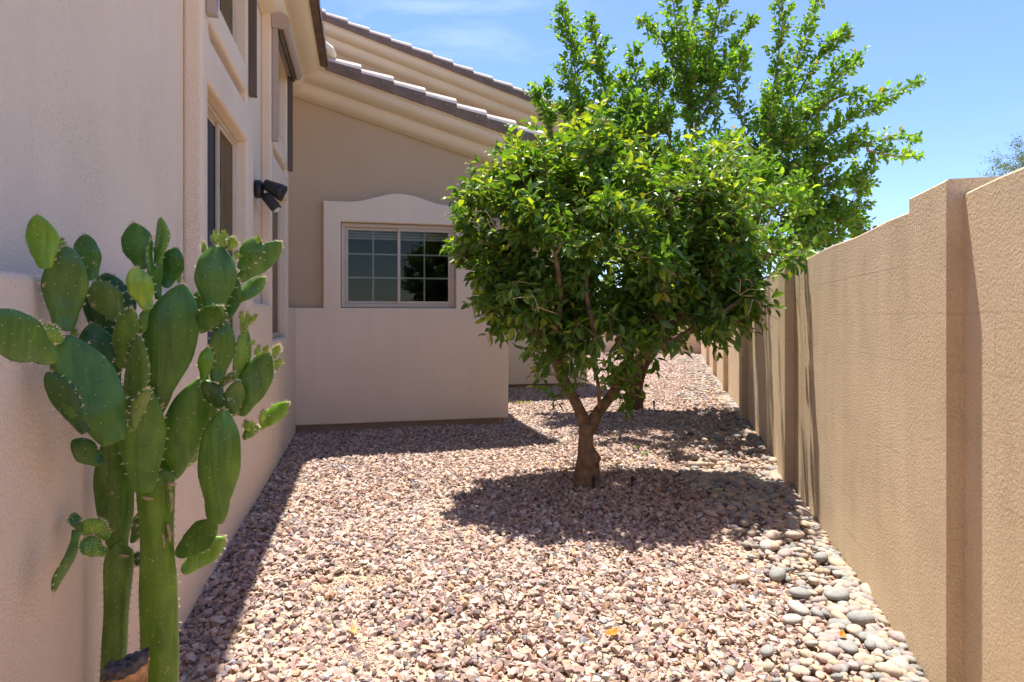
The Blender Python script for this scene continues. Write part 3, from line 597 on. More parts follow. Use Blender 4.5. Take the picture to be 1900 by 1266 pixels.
# ------------------------------------------------------------------ trees
LV = np.array([(0, 0, 0), (.33, 0, -.03), (.70, 0, -.02), (1, 0, -.16), (.30, .5, .10), (.68, .40, .06), (.30, -.5, .10), (.68, -.40, .06)], dtype=float)
LT = [(0, 6, 1), (0, 1, 4), (1, 6, 7), (1, 7, 2), (4, 1, 2), (4, 2, 5), (2, 7, 3), (5, 2, 3)]
def leaf_mesh(name, mat, parent, pos, d, up, Lg, Wd, col):
    n = len(pos); d = d/np.linalg.norm(d, axis=1, keepdims=True); s = np.cross(d, up); s /= np.linalg.norm(s, axis=1, keepdims=True)+1e-9; u = np.cross(s, d)
    t = LV[None, :, 0]*Lg[:, None]+0.012; ww = LV[None, :, 1]*Wd[:, None]; l = LV[None, :, 2]*Lg[:, None]
    V = pos[:, None, :]+d[:, None, :]*t[..., None]+s[:, None, :]*ww[..., None]+u[:, None, :]*l[..., None]
    T = (np.array(LT)[None]+(np.arange(n)*8)[:, None, None]).reshape(-1, 3)
    return trimesh(name, V.reshape(-1, 3), T, mat, parent, np.repeat(col, 8, 0), smooth=False)
class Tree:
    def __init__(s, base): s.base = np.array(base, dtype=float); s.trunk = MB(); s.tw = MB(); s.nodes = []; s.keep = 10**9; s.lp = []; s.ld = []; s.lk = []
    def limb(s, P, rad, n=9, mb=None, mark=True):
        P = [np.array(p, dtype=float) for p in P]; Q = []; Rr = []
        for k in range(len(P)-1):                    # Catmull-Rom through the given points
            p0, p1, p2, p3 = P[max(k-1, 0)], P[k], P[k+1], P[min(k+2, len(P)-1)]
            for t in np.linspace(0, 1, 5)[:-1]:
                Q.append(.5*((2*p1)+(-p0+p2)*t+(2*p0-5*p1+4*p2-p3)*t*t+(-p0+3*p1-3*p2+p3)*t**3)); Rr.append(rad[k]*(1-t)+rad[k+1]*t)
        Q.append(P[-1]); Rr.append(rad[-1]); (mb or s.trunk).tube([Vector(q-s.base) for q in Q], Rr, n)
        if mark: s.nodes += [(q, r) for q, r in zip(Q, Rr)]
        return Q
    def branch(s, tip, r_end=.004, wob=.05, rmax=.014):
        tip = np.array(tip, dtype=float); N_ = np.array([q for q, _ in s.nodes]); dd = np.linalg.norm(N_-tip, axis=1)+0.35*np.maximum(0, N_[:, 2]-tip[2]); j = int(np.argmin(dd)); q, r = s.nodes[j]
        L_ = np.linalg.norm(tip-q); m = (q+tip)/2+np.array([random.gauss(0, wob), random.gauss(0, wob), random.gauss(0, wob)])*L_*2; m2 = .3*q+.7*tip+np.array([random.gauss(0, wob) for _ in range(3)])*L_
        return s.limb([q, m*.6+q*.4, m2, tip], [min(r*.75, rmax), min(r*.6, rmax*.8), (r_end+min(r*.4, .008))/2, r_end], 5, s.tw)
    def shoot(s, p, d, L_, step, lean=.5, r0=.003, spread=.9, bend=.1):
        """a leafy twig: leaves alternate around it, tip leaves youngest"""
        p = np.array(p, dtype=float); d = np.array(d, dtype=float); d /= np.linalg.norm(d); Q = [p]; k = max(3, int(L_/.05)); dc = d.copy(); bv = np.array([random.gauss(0, bend), random.gauss(0, bend), random.gauss(0, bend)])
        for i in range(k): dc = dc+bv/k; dc /= np.linalg.norm(dc); Q.append(Q[-1]+dc*L_/k)
        s.tw.tube([Vector(q-s.base) for q in Q], [r0*(1-.6*i/k) for i in range(k+1)], 3, cap=False)
        nl = max(2, int(L_/step)); ph = random.uniform(0, 6.28); x = np.cross(dc, [0.3, .2, 1]); x /= np.linalg.norm(x)+1e-6; y = np.cross(dc, x)
        for i in range(nl):
            t = (i+.6)/nl; f = t*k; a = int(min(f, k-1)); q = Q[a]+(Q[a+1]-Q[a])*(f-a); ph += 2.4+random.gauss(0, .3); o = x*math.cos(ph)+y*math.sin(ph)
            s.lp.append(q); s.ld.append(dc*lean+o*spread+np.array([random.gauss(0, .25) for _ in range(3)])); s.lk.append(t)
    def finish(s, root, leafmat, lmin, lmax, ratio, colfn, trunkmat, upj=.6, droop=.15, clear=0):
        s.trunk.build('trunk', trunkmat, root, True); s.tw.build('branches', [M['twig'], M['dry']], root, True)
        s.lp, s.ld, s.lk = np.array(s.lp), np.array(s.ld), np.array(s.lk)
        if clear: kp = (np.abs(wall_d(s.lp[:, 0], s.lp[:, 1])) > clear) | (s.lp[:, 1] > 5.6) | (np.arange(len(s.lp)) >= s.keep); s.lp, s.ld, s.lk = s.lp[kp], s.ld[kp], s.lk[kp]
        P = np.array(s.lp)-s.base; d = np.array(s.ld); d /= np.linalg.norm(d, axis=1, keepdims=True); d[:, 2] -= droop; n = len(P); k = np.array(s.lk)
        up = np.array([0, 0, 1.])+rng.normal(0, upj, (n, 3)); Lg = rng.uniform(lmin, lmax, n)*np.where(rng.uniform(0, 1, n) < .2, .62, 1)*(1-.25*(k > .85)); Wd = Lg*ratio*rng.uniform(.85, 1.15, n)
        c = colfn(P+s.base, k, n); leaf_mesh('crown', leafmat, root, P, d, up, Lg, Wd, np.clip(c, .005, .9)); return n
def mixcol(n, base, parts):
    c = np.tile(np.array(base), (n, 1))*rng.uniform(.7, 1.3, (n, 1))
    for prob, cc in parts: m = rng.uniform(0, 1, n) < prob; c[m] = np.array(cc)*rng.uniform(.8, 1.2, (m.sum(), 1))
    return c

# --- the near orange tree
Y1 = 5.1
def p1(px, py, dy=0.0): return np.array(at(px, py, Y1+dy))
t1 = Tree((at(1088, 905, Y1).x, Y1, 0)); sc_ = Y1/F
t1.limb([(t1.base[0], Y1, -.05), p1(1088, 890), p1(1090, 868), p1(1090, 848), p1(1087, 828), p1(1088, 806), p1(1092, 786)], [.135, .108, .102, .086, .064, .060, .074], 16)
t1.limb([p1(1090, 800), p1(1080, 772), p1(1066, 742), p1(1050, 712), p1(1036, 682, .05), p1(1022, 648, .08), p1(1012, 610, .1), p1(985, 560, .12), p1(965, 500, .1)], [.056, .048, .044, .042, .040, .038, .034, .026, .018], 12)
t1.limb([p1(1094, 800), p1(1108, 768), p1(1128, 742, -.03), p1(1150, 712, -.05), p1(1176, 680, -.05), p1(1205, 652, -.05), p1(1240, 610, 0), p1(1290, 560, .05), p1(1340, 500, .05)], [.056, .047, .042, .041, .038, .034, .028, .022, .015], 12)
t1.limb([p1(1146, 715, -.05), p1(1165, 672, .1), p1(1172, 640, .2), p1(1180, 560, .3), p1(1200, 470, .4)], [.042, .036, .032, .026, .02], 9)
t1.limb([p1(1112, 762, -.06), p1(1110, 715, -.2), p1(1100, 668, -.28), p1(1104, 620, -.32), p1(1090, 560, -.35), p1(1085, 480, -.4)], [.016, .015, .015, .02, .018, .014], 8)
t1.limb([p1(1036, 682, .05), p1(1046, 610, .3), p1(1060, 540, .5), p1(1070, 450, .55)], [.035, .03, .026, .02], 9)
t1.limb([p1(1022, 648, .08), p1(975, 600, -.1), p1(930, 540, -.15)], [.032, .024, .015], 8)
t1.limb([p1(1022, 640, .08), p1(1040, 560, -.3), p1(1030, 470, -.5)], [.032, .024, .015], 8)
t1.limb([p1(1205, 652, -.05), p1(1290, 610, -.3), p1(1370, 560, -.35)], [.03, .022, .013], 8)
t1.limb([p1(1205, 652, -.05), p1(1230, 560, -.4), p1(1240, 470, -.55)], [.032, .024, .014], 8)
# knobby graft collar and old cut
t1.trunk.tube([Vector(p1(1099, 866, -.04)-t1.base), Vector(p1(1103, 850, -.05)-t1.base), Vector(p1(1098, 835, -.03)-t1.base)], [.045, .058, .03], 10)
ELL = [(1125, 458, 256, 152, .95), (1090, 338, 98, 66, .60), (940, 440, 95, 105, .55), (1325, 465, 100, 125, .72), (1280, 388, 95, 62, .6), (1010, 360, 85, 62, .5), (1200, 545, 210, 78, .75), (1110, 285, 60, 50, .35), (1020, 545, 130, 70, .7), (1295, 545, 110, 65, .7), (1120, 605, 130, 50, .6), (1290, 585, 100, 48, .6), (950, 560, 70, 50, .45)]
def in_crown(p):
    for (px, py, rx, ry, dy) in ELL:
        c = p1(px, py, .08)
        if ((p[0]-c[0])/(rx*sc_))**2+((p[1]-c[1])/dy)**2+((p[2]-c[2])/(ry*sc_))**2 < 1: return True
    return False
pts = []; tries = 0
while len(pts) < 375:
    e = random.choices(ELL, [x[2]*x[3] for x in ELL])[0]; c = p1(e[0], e[1], .18); v = np.array([random.gauss(0, 1) for _ in range(3)]); v /= np.linalg.norm(v); r_ = random.uniform(.35, .95)**.6
    p = c+v*r_*np.array([e[2]*sc_, e[4], e[3]*sc_])
    if math.sin(p[0]*8.3+1)*math.sin(p[1]*7.1+p[2]*3)*math.sin(p[2]*9.2+p[0]*2) < .0 and random.random() < .8: continue
    if p[2] < at(0, 655, Y1).z+random.uniform(0, .1) and random.random() < .8: continue
    if any(np.linalg.norm(p-q) < .10 for q in pts): 
        if random.random() < .9: continue
    pts.append(p)
cen = p1(1130, 500, .18); pts.sort(key=lambda p: np.linalg.norm(p-cen))
for p in pts:
    Q = t1.branch(p); o = p-cen; o /= np.linalg.norm(o)
    for k in range(random.choice((5, 6, 7, 9))):
        d = o*.75+np.array([0, 0, .45])+np.array([random.gauss(0, .6) for _ in range(3)]); q = Q[random.randrange(max(0, len(Q)-6), len(Q))]
        t1.shoot(q, d, random.uniform(.10, .24), .021, lean=.6)
# hanging sprays under the crown and at its sides
for px, py, dy, dx in [(915, 575, -.2, -.3), (935, 590, -.3, -.2), (1000, 640, -.35, -.1), (1015, 715, -.25, -.3), (1030, 690, -.3, -.2), (1085, 690, .2, .1), (1070, 680, -.4, .1), (1120, 690, -.4, .2), (1140, 700, -.3, .1), (1170, 690, -.35, .2), (1010, 660, -.3, -.2), (1240, 640, -.4, .2), (1330, 630, -.3, .2), (1420, 590, -.2, .4), (970, 610, -.3, -.2), (1060, 720, -.2, -.2), (1100, 640, -.5, .1), (1150, 640, -.5, .1), (1150, 735, -.25, .2), (1210, 665, .2, .2), (1225, 610, -.5, .1), (1290, 615, -.4, .1), (1330, 590, -.45, .2), (1390, 570, -.3, .5), (1405, 600, -.3, .6), (1460, 480, -.2, .7), (1470, 500, -.2, .6), (1060, 655, .3, 0), (1180, 620, -.4, .1), (1130, 610, -.5, 0), (1260, 640, -.1, .2), (1075, 620, -.5, -.1), (960, 540, -.5, -.3)]:
    tip = p1(px, py-18, dy); t1.branch(tip)
    for k in range(4): t1.shoot(tip+np.array([random.gauss(0, .03) for _ in range(3)]), [dx+random.gauss(0, .5), random.gauss(0, .5), -.35+random.gauss(0, .4)], random.uniform(.10, .2), .024)
for (px, py) in [(1048, 265), (1085, 255), (1112, 235), (1140, 262), (950, 320), (905, 340), (870, 385), (985, 305), (1240, 290), (1300, 280), (1350, 300), (1390, 340), (1420, 400), (850, 450), (1190, 300), (1020, 285), (1270, 300)]:
    tip = p1(px, py+25, random.uniform(-.25, .3)); t1.branch(tip)
    for k in range(4): t1.shoot(tip, [random.gauss(0, .35)+(px-1120)/500, random.gauss(0, .35), .8], random.uniform(.12, .22), .021)
for _ in range(120):                                   # longer water shoots breaking the outline
    e = random.choice(ELL[:6]); v = np.array([random.gauss(0, 1), random.gauss(0, 1), abs(random.gauss(0, 1))+.1]); v /= np.linalg.norm(v); p = p1(e[0], e[1], .18)+v*np.array([e[2]*sc_, e[4], e[3]*sc_])*.9
    t1.branch(p); t1.shoot(p, v*.6+np.array([0, 0, .5])+np.array([random.gauss(0, .3) for _ in range(3)]), random.uniform(.22, .50), .026, lean=.8, bend=.4)
t1.keep = len(t1.lp)                                   # a few sprigs that do reach over to the wall
for px, py, dy in [(1492, 478, -.52), (1470, 505, -.45), (1500, 470, -.56), (1440, 560, -.2), (1410, 590, -.15)]:
    tip = p1(px-45, py+8, dy); t1.branch(tip); a_ = p1(px, py, dy)-tip
    for k in range(2): t1.shoot(tip, a_+np.array([random.gauss(0, .02), random.gauss(0, .03), random.gauss(0, .04)]), .24, .03, lean=.7)
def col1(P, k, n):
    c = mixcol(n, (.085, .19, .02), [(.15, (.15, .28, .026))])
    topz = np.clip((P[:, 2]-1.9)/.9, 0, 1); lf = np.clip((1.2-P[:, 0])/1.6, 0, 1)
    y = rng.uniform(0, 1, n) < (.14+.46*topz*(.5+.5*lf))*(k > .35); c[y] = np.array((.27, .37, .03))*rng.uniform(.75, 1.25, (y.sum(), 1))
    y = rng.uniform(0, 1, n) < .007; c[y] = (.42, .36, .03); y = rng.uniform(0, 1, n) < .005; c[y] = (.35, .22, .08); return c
r1 = thing('orange_tree', 'nearer citrus tree with knobby forked trunk and dense round crown', 'tree', t1.base)
# dry twigs caught in the crown
for (px, py, n_) in [(1265, 360, 12), (1245, 375, 7), (1385, 550, 7), (1010, 575, 5), (895, 420, 5), (1165, 460, 5)]:
    for _ in range(n_):
        p = p1(px+random.gauss(0, 18), py+random.gauss(0, 14), -.72+random.uniform(-.12, .12) if py > 400 else -.45+random.uniform(-.15, .1)); q = p+np.array([random.gauss(0, .09), random.gauss(0, .05), random.gauss(.02, .07)]); m = (p+q)/2+np.array([random.gauss(0, .02) for _ in range(3)])
        t1.tw.tube([Vector(x-t1.base) for x in (p, m, q)], [.003, .0025, .0015], 4, 1)
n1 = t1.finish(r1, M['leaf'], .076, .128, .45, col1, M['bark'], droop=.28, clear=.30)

# --- the taller tree behind, with long upright shoots
Y2 = 9.4
def p2(px, py, dy=0.0): return np.array(at(px, py, Y2+dy))
t2 = Tree((at(1178, 760, Y2).x, Y2, 0))
t2.limb([(t2.base[0]-.02, Y2, -.05), p2(1177, 745), p2(1178, 715), p2(1188, 680), p2(1205, 645), p2(1225, 600)], [.155, .135, .122, .12, .12, .11], 14)
t2.limb([p2(1183, 695), p2(1165, 650, .1), p2(1150, 600, .2), p2(1130, 500, .2), p2(1110, 400, .1)], [.075, .07, .06, .045, .03], 9)
t2.limb([p2(1225, 600), p2(1240, 520), p2(1255, 440, -.1), p2(1270, 360, -.1)], [.1, .075, .05, .035], 9)
t2.limb([p2(1225, 605), p2(1290, 540, .1), p2(1360, 460, .1), p2(1420, 380)], [.09, .065, .05, .035], 9)
t2.limb([p2(1290, 540, .1), p2(1380, 500, -.3), p2(1470, 440, -.3)], [.05, .035, .024], 8)
SH = [  # main shoots: pixel path, side-twig length at the foot and at the tip
 ([(1110, 400), (1090, 280), (1072, 160), (1056, 75), (1040, 15)], .62, .06), ([(1118, 400), (1135, 270), (1122, 170), (1108, 95), (1096, 38)], .60, .06), ([(1150, 420), (1185, 290), (1183, 180), (1173, 95)], .55, .08),
 ([(1090, 400), (1050, 300), (1018, 230), (1003, 185), (1012, 160)], .34, .08), ([(1110, 420), (1040, 320), (985, 240)], .30, .10), ([(1130, 420), (1150, 300), (1158, 210), (1150, 150)], .38, .12), ([(1180, 420), (1215, 280), (1222, 180), (1228, 140)], .32, .08),
 ([(1270, 360), (1285, 260), (1278, 180), (1262, 100), (1250, 10), (1240, -40)], .30, .22), ([(1278, 190), (1245, 110), (1215, 60), (1192, 42)], .20, .08), ([(1280, 240), (1310, 130), (1330, 40), (1345, -30)], .28, .24), ([(1300, 200), (1352, 110), (1396, 42)], .22, .08), ([(1284, 250), (1340, 150), (1372, 110)], .22, .1), ([(1262, 110), (1285, 40), (1300, -30)], .24, .2), ([(1262, 330), (1240, 250), (1236, 200)], .2, .1),
 ([(1410, 390), (1425, 260), (1438, 150), (1450, 60), (1452, -10)], .34, .10), ([(1430, 230), (1468, 130), (1500, 50), (1522, -5)], .26, .08), ([(1435, 260), (1500, 140), (1538, 85), (1568, 62)], .28, .08), ([(1440, 300), (1510, 200), (1560, 140), (1592, 112)], .34, .12), ([(1420, 330), (1380, 240), (1368, 170), (1378, 100)], .26, .10), ([(1340, 470), (1345, 370), (1330, 290), (1325, 190)], .24, .08),
 ([(1440, 380), (1530, 260), (1620, 195), (1706, 153)], .32, .06), ([(1450, 400), (1530, 310), (1610, 265), (1704, 258)], .30, .06), ([(1610, 280), (1660, 290), (1702, 290)], .15, .06), ([(1450, 420), (1520, 350), (1570, 335), (1606, 342)], .30, .12), ([(1470, 440), (1530, 400), (1570, 400), (1590, 430)], .30, .10), ([(1560, 400), (1590, 410), (1600, 445)], .12, .06), ([(1500, 300), (1560, 260), (1600, 240)], .22, .08), ([(1480, 240), (1540, 190), (1590, 170)], .26, .1),
 ([(1300, 500), (1310, 400), (1290, 330)], .35, .2), ([(1380, 470), (1390, 360), (1400, 300)], .35, .2), ([(1250, 430), (1225, 340), (1212, 300)], .35, .2), ([(1450, 430), (1510, 425), (1555, 450), (1585, 488)], .3, .14), ([(1440, 450), (1490, 455), (1530, 480), (1540, 505)], .3, .15), ([(1500, 400), (1560, 385), (1592, 405), (1604, 436)], .26, .12), ([(1420, 470), (1470, 480), (1500, 510)], .3, .16), ([(1480, 440), (1540, 470), (1560, 500)], .22, .12)]
s2 = Y2/F
for path, w0, w1 in SH:
    dy0 = random.uniform(-.35, .35); dy1 = random.uniform(-.8, .8)
    pts = [p2(x, y, dy0+(dy1-dy0)*i/(len(path)-1)) for i, (x, y) in enumerate(path)]; m = len(pts)
    N_ = np.array([q for q, _ in t2.nodes]); j = int(np.argmin(np.linalg.norm(N_-pts[0], axis=1))); Q0 = t2.nodes[j][0]
    if np.linalg.norm(Q0-pts[0]) > .05: t2.limb([Q0, pts[0]*.5+Q0*.5+np.array([0, 0, -.04]), pts[0]], [.022, .02, .018], 6, t2.tw)
    Q = t2.limb(pts, [.018-.014*i/(m-1) for i in range(m)], 6, t2.tw)
    Ltot = sum(np.linalg.norm(Q[i+1]-Q[i]) for i in range(len(Q)-1)); ns = int(Ltot*28)
    for i in range(ns):
        t = .04+.96*(i+random.random())/ns; f = t*(len(Q)-1); a = min(int(f), len(Q)-2); q = Q[a]+(Q[a+1]-Q[a])*(f-a); tg = Q[a+1]-Q[a]; tg /= np.linalg.norm(tg)
        rv = np.array([random.gauss(0, 1), random.gauss(0, 1), random.gauss(0, .7)]); rv -= tg*rv.dot(tg); rv /= np.linalg.norm(rv); L_ = (w0*(1-t)+w1*t)*random.uniform(.5, 1.6)*1.2
        t2.shoot(q, tg*.75+rv*.75+np.array([0, 0, .2]), max(.06, L_), .026, lean=.9, spread=.75, r0=.0035, bend=.25)
    d = Q[-1]-Q[-4]; t2.shoot(Q[-2], d, .12, .022, lean=1.0, spread=.6)
ELL2 = [(1095, 240, 75, 85, .6), (1185, 230, 60, 100, .6), (1290, 150, 75, 90, .5), (1450, 250, 85, 110, .6), (1545, 340, 70, 70, .6), (1540, 410, 60, 45, .5), (1270, 400, 190, 110, .95, -1.5), (1330, 420, 170, 90, .8, -2.2), (1180, 450, 190, 110, .95), (1330, 470, 190, 110, 1.0), (1470, 400, 100, 90, .7), (1090, 360, 80, 110, .6), (1420, 520, 110, 70, .8), (1040, 270, 50, 75, .5), (1160, 290, 60, 90, .6), (1460, 300, 70, 70, .6)]
pts = []
while len(pts) < 330:
    e = random.choices(ELL2, [x[2]*x[3] for x in ELL2])[0]; c = p2(e[0], e[1], e[5] if len(e) > 5 else -.2); v = np.array([random.gauss(0, 1) for _ in range(3)]); v /= np.linalg.norm(v); pts.append(c+v*random.uniform(.3, .95)*np.array([e[2]*s2, e[4], e[3]*s2]))
cen = p2(1240, 540); pts.sort(key=lambda p: np.linalg.norm(p-cen))
for p in pts:
    Q = t2.branch(p, wob=.04); o = p-cen; o /= np.linalg.norm(o)
    for k in range(8): t2.shoot(Q[random.randrange(max(0, len(Q)-7), len(Q))], o*.6+np.array([0, 0, .6])+np.array([random.gauss(0, .55) for _ in range(3)]), random.uniform(.16, .36), .032, lean=.8)
def col2(P, k, n):
    c = mixcol(n, (.105, .235, .026), [(.30, (.16, .32, .03)), (.16, (.25, .40, .04))]); y = rng.uniform(0, 1, n) < .02; c[y] = (.28, .24, .05); return c
r2 = thing('lime_tree', 'taller looser citrus tree behind, with long upright leafy shoots against the sky', 'tree', t2.base)
n2 = t2.finish(r2, M['leaf2'], .075, .112, .60, col2, M['bark_dark'], upj=.8, droop=.05)

# --- feathery tree beyond the wall, only its edge in the picture
t3b = Vector((8.35, 9.6, 0)); t3 = Tree(t3b)
t3.limb([(8.35, 9.6, -.05), (8.4, 9.65, 1.0), (8.35, 9.6, 2.0), (8.25, 9.6, 2.8)], [.13, .11, .09, .06], 10)
for k in range(230):
    v = np.array([random.gauss(0, 1) for _ in range(3)]); v /= np.linalg.norm(v); p = np.array([8.47, 9.6, 3.6])+v*random.uniform(.4, 1)*np.array([.95, .95, .85]); Q = t3.branch(p, .002, rmax=.02)
    for j in range(5): t3.shoot(Q[random.randrange(max(0, len(Q)-6), len(Q))], v+np.array([random.gauss(0, .7) for _ in range(3)]), random.uniform(.12, .3), .022, r0=.002)
r3 = thing('desert_tree', 'feathery grey-green tree beyond the wall at the right edge', 'tree', t3b)
n3 = t3.finish(r3, M['farleaf'], .025, .045, .4, lambda P, k, n: mixcol(n, (.11, .19, .05), [(.2, (.18, .24, .07))]), M['bark'])
print('leaves', n1, n2, n3)
# ------------------------------------------------------------------ prickly pear
CB = at(300, 1440, 1.78); CB.z = 0
cactus = thing('prickly_pear_cactus', 'tall green prickly pear cactus growing against the house wall on the left', 'cactus', CB)
G1, G2, G3, G4, G5 = (.045, .115, .030), (.070, .150, .030), (.125, .225, .035), (.17, .26, .04), (.10, .16, .055)
def wallY(px): return house_world(0, bL(px)).y
def pad(name, bpx, tpx, wpx, Y, dY=0.0, phi=0.0, col=G1, th=0.009, shape=0.0, seed=0, spines=True, bend=0.0, stem=False, fold=0.0):
    """one pad from its joint to its tip; Y = depth at the joint, dY = depth change to the tip, phi = how far its face is turned away"""
    r_ = random.Random(seed*13+7); cap = wallY(min(bpx[0], tpx[0])-wpx*.3)-0.06; Y = min(Y, cap); Yt = min(Y+dY, cap)
    p = at(bpx[0], bpx[1], Y); q = at(tpx[0], tpx[1], Yt); ax = q-p; L_ = ax.length; ez = ax.normalized()
    view = ((p+q)/2-Vector((0, 0, H))).normalized(); ex = ez.cross(view).normalized(); ey = ex.cross(ez).normalized()
    c, s = math.cos(phi), math.sin(phi); ex, ey = ex*c+ey*s, ey*c-ex*s
    W = wpx/F*(Y+Yt)/2/max(.22, abs(c)); nu, nv = 20, (26 if L_ > .1 else 14)
    V = []; bw = r_.uniform(-.06, .06)
    def half(t):
        if stem: return W/2*(1-.10*math.sin(t*9+seed)+.025*math.sin(t*23))*(.74+.26*min(1, t*1.6) if t < .93 else math.sqrt(max(0.02, 1-((t-.93)/.07)**2)))
        m = .57+shape*.1; e = t/m if t < m else (1-t)/(1-m); return W/2*max(.0, (math.sin(min(1, e)*math.pi/2)))**(.78 if t < m else .62)*(1+.025*math.sin(t*17+seed))+(.16*W*max(0, 1-t*5))
    T_ = (W*.30 if stem else th+.006*(L_ > .2))
    for j in range(nv+1):
        t = j/nv; tt = (1-math.cos(t*math.pi))/2*.75+t*.25 if not stem else t; h = half(tt); z = tt*L_; edge = min(1, 3*tt+.25)*math.sqrt(max(.0, 1-tt**8))
        if j == nv and not stem: h *= .05
        off = bend*L_*math.sin(tt*math.pi)+.004*math.sin(tt*7+seed)
        for i in range(nu):
            a = 2*math.pi*i/nu; sx = math.cos(a); sy = math.sin(a); x = h*sx; y = (T_*edge+(.010*max(0, 1-tt*6) if not stem else 0))*sy*(1-.0*abs(sx))+off+fold*h*sx*sx+bw*.15*x
            V.append(p+ex*x+ey*y+ez*z)
    Fc = [(j*nu+i, j*nu+(i+1) % nu, (j+1)*nu+(i+1) % nu, (j+1)*nu+i) for j in range(nv) for i in range(nu)]+[tuple(range(nu))[::-1], tuple(nv*nu+i for i in range(nu))]
    n0 = len(V); I = [0]*len(Fc); cc = np.tile(np.array(col)*np.array((1.38, 1.5, .85))*r_.uniform(.9, 1.1), (n0, 1))
    SV = []; SF = []
    def areole(P, nrm, r, spikes, ln):
        t1_ = nrm.orthogonal().normalized(); t2_ = nrm.cross(t1_); k = len(SV)
        for d_ in (t1_, t2_, -t1_, -t2_): SV.append(P+d_*r)
        SV.append(P+nrm*r*1.1); SF.extend([(k, k+1, k+4), (k+1, k+2, k+4), (k+2, k+3, k+4), (k+3, k, k+4)])
        for _ in range(spikes):
            d_ = (nrm+Vector((r_.gauss(0, .5), r_.gauss(0, .5), r_.gauss(0, .5)))).normalized(); o_ = d_.orthogonal().normalized()*.0009; o2 = d_.cross(o_); k = len(SV); SV.extend([P+o_, P-o_*.5+o2, P-o_*.5-o2, P+d_*ln*r_.uniform(.6, 1.2)]); SF.extend([(k, k+1, k+3), (k+1, k+2, k+3), (k+2, k, k+3)])
    if spines:
        st = max(.026, min(.040, W*.30)); row = 0; z = st*.7; small = L_ < .09
        if small: st = .008; z = .004
        while z < L_*.99:
            tt = z/L_; h = half(tt)*.96; x = -h+(st*.5 if row % 2 else st*.15)
            while x < h:
                for sgn in (1, -1):
                    f = max(0, 1-(x/max(h, 1e-4))**2)**.5; edge = min(1, 3*tt+.25)*math.sqrt(max(.0, 1-tt**8)); y = sgn*((T_*edge)*f)+bend*L_*math.sin(tt*math.pi)+.004*math.sin(tt*7+seed)+fold*x*x/max(h, 1e-4)+bw*.15*x
                    P = p+ex*(x+r_.gauss(0, .004))+ey*y+ez*(z+r_.gauss(0, .004)); areole(P, (ey*sgn*f+ex*(x/max(h, 1e-4))*(1-f)).normalized(), r_.uniform(.0009, .0015), 1 if r_.random() < .35 or small else 0, .005)
                x += st
            for sgn in (1, -1):
                if r_.random() < .85: P = p+ex*(sgn*half(tt))+ez*z+ey*(bend*L_*math.sin(tt*math.pi)+fold*half(tt)); areole(P, (ex*sgn+ez*.3).normalized(), .0017, 4, .010)
            z += st*.8; row += 1
        if not stem:
            for a in np.linspace(-1, 1, 7): tt = 1-.035*a*a; areole(p+ex*(half(min(tt, .985))*a*.95)+ez*(L_*(1-.05*a*a)), (ez+ex*a*.6).normalized(), .0017, 4, .010)
    k = len(V); V += SV; Fc += [tuple(k+x for x in f) for f in SF]; I += [1]*len(SF)
    col4 = np.ones((len(V), 4)); col4[:n0, :3] = cc; o = obj(name, [Vector(v)-CB for v in V], Fc, [M['cactus'], M['spine']], cactus, False, I, col4, recalc=False)
    sm = np.zeros(len(Fc), dtype=bool); sm[:len(Fc)-len(SF)] = True; o.data.polygons.foreach_set('use_smooth', sm); return o
BK, MD, FR = 1.92, 1.80, 1.68
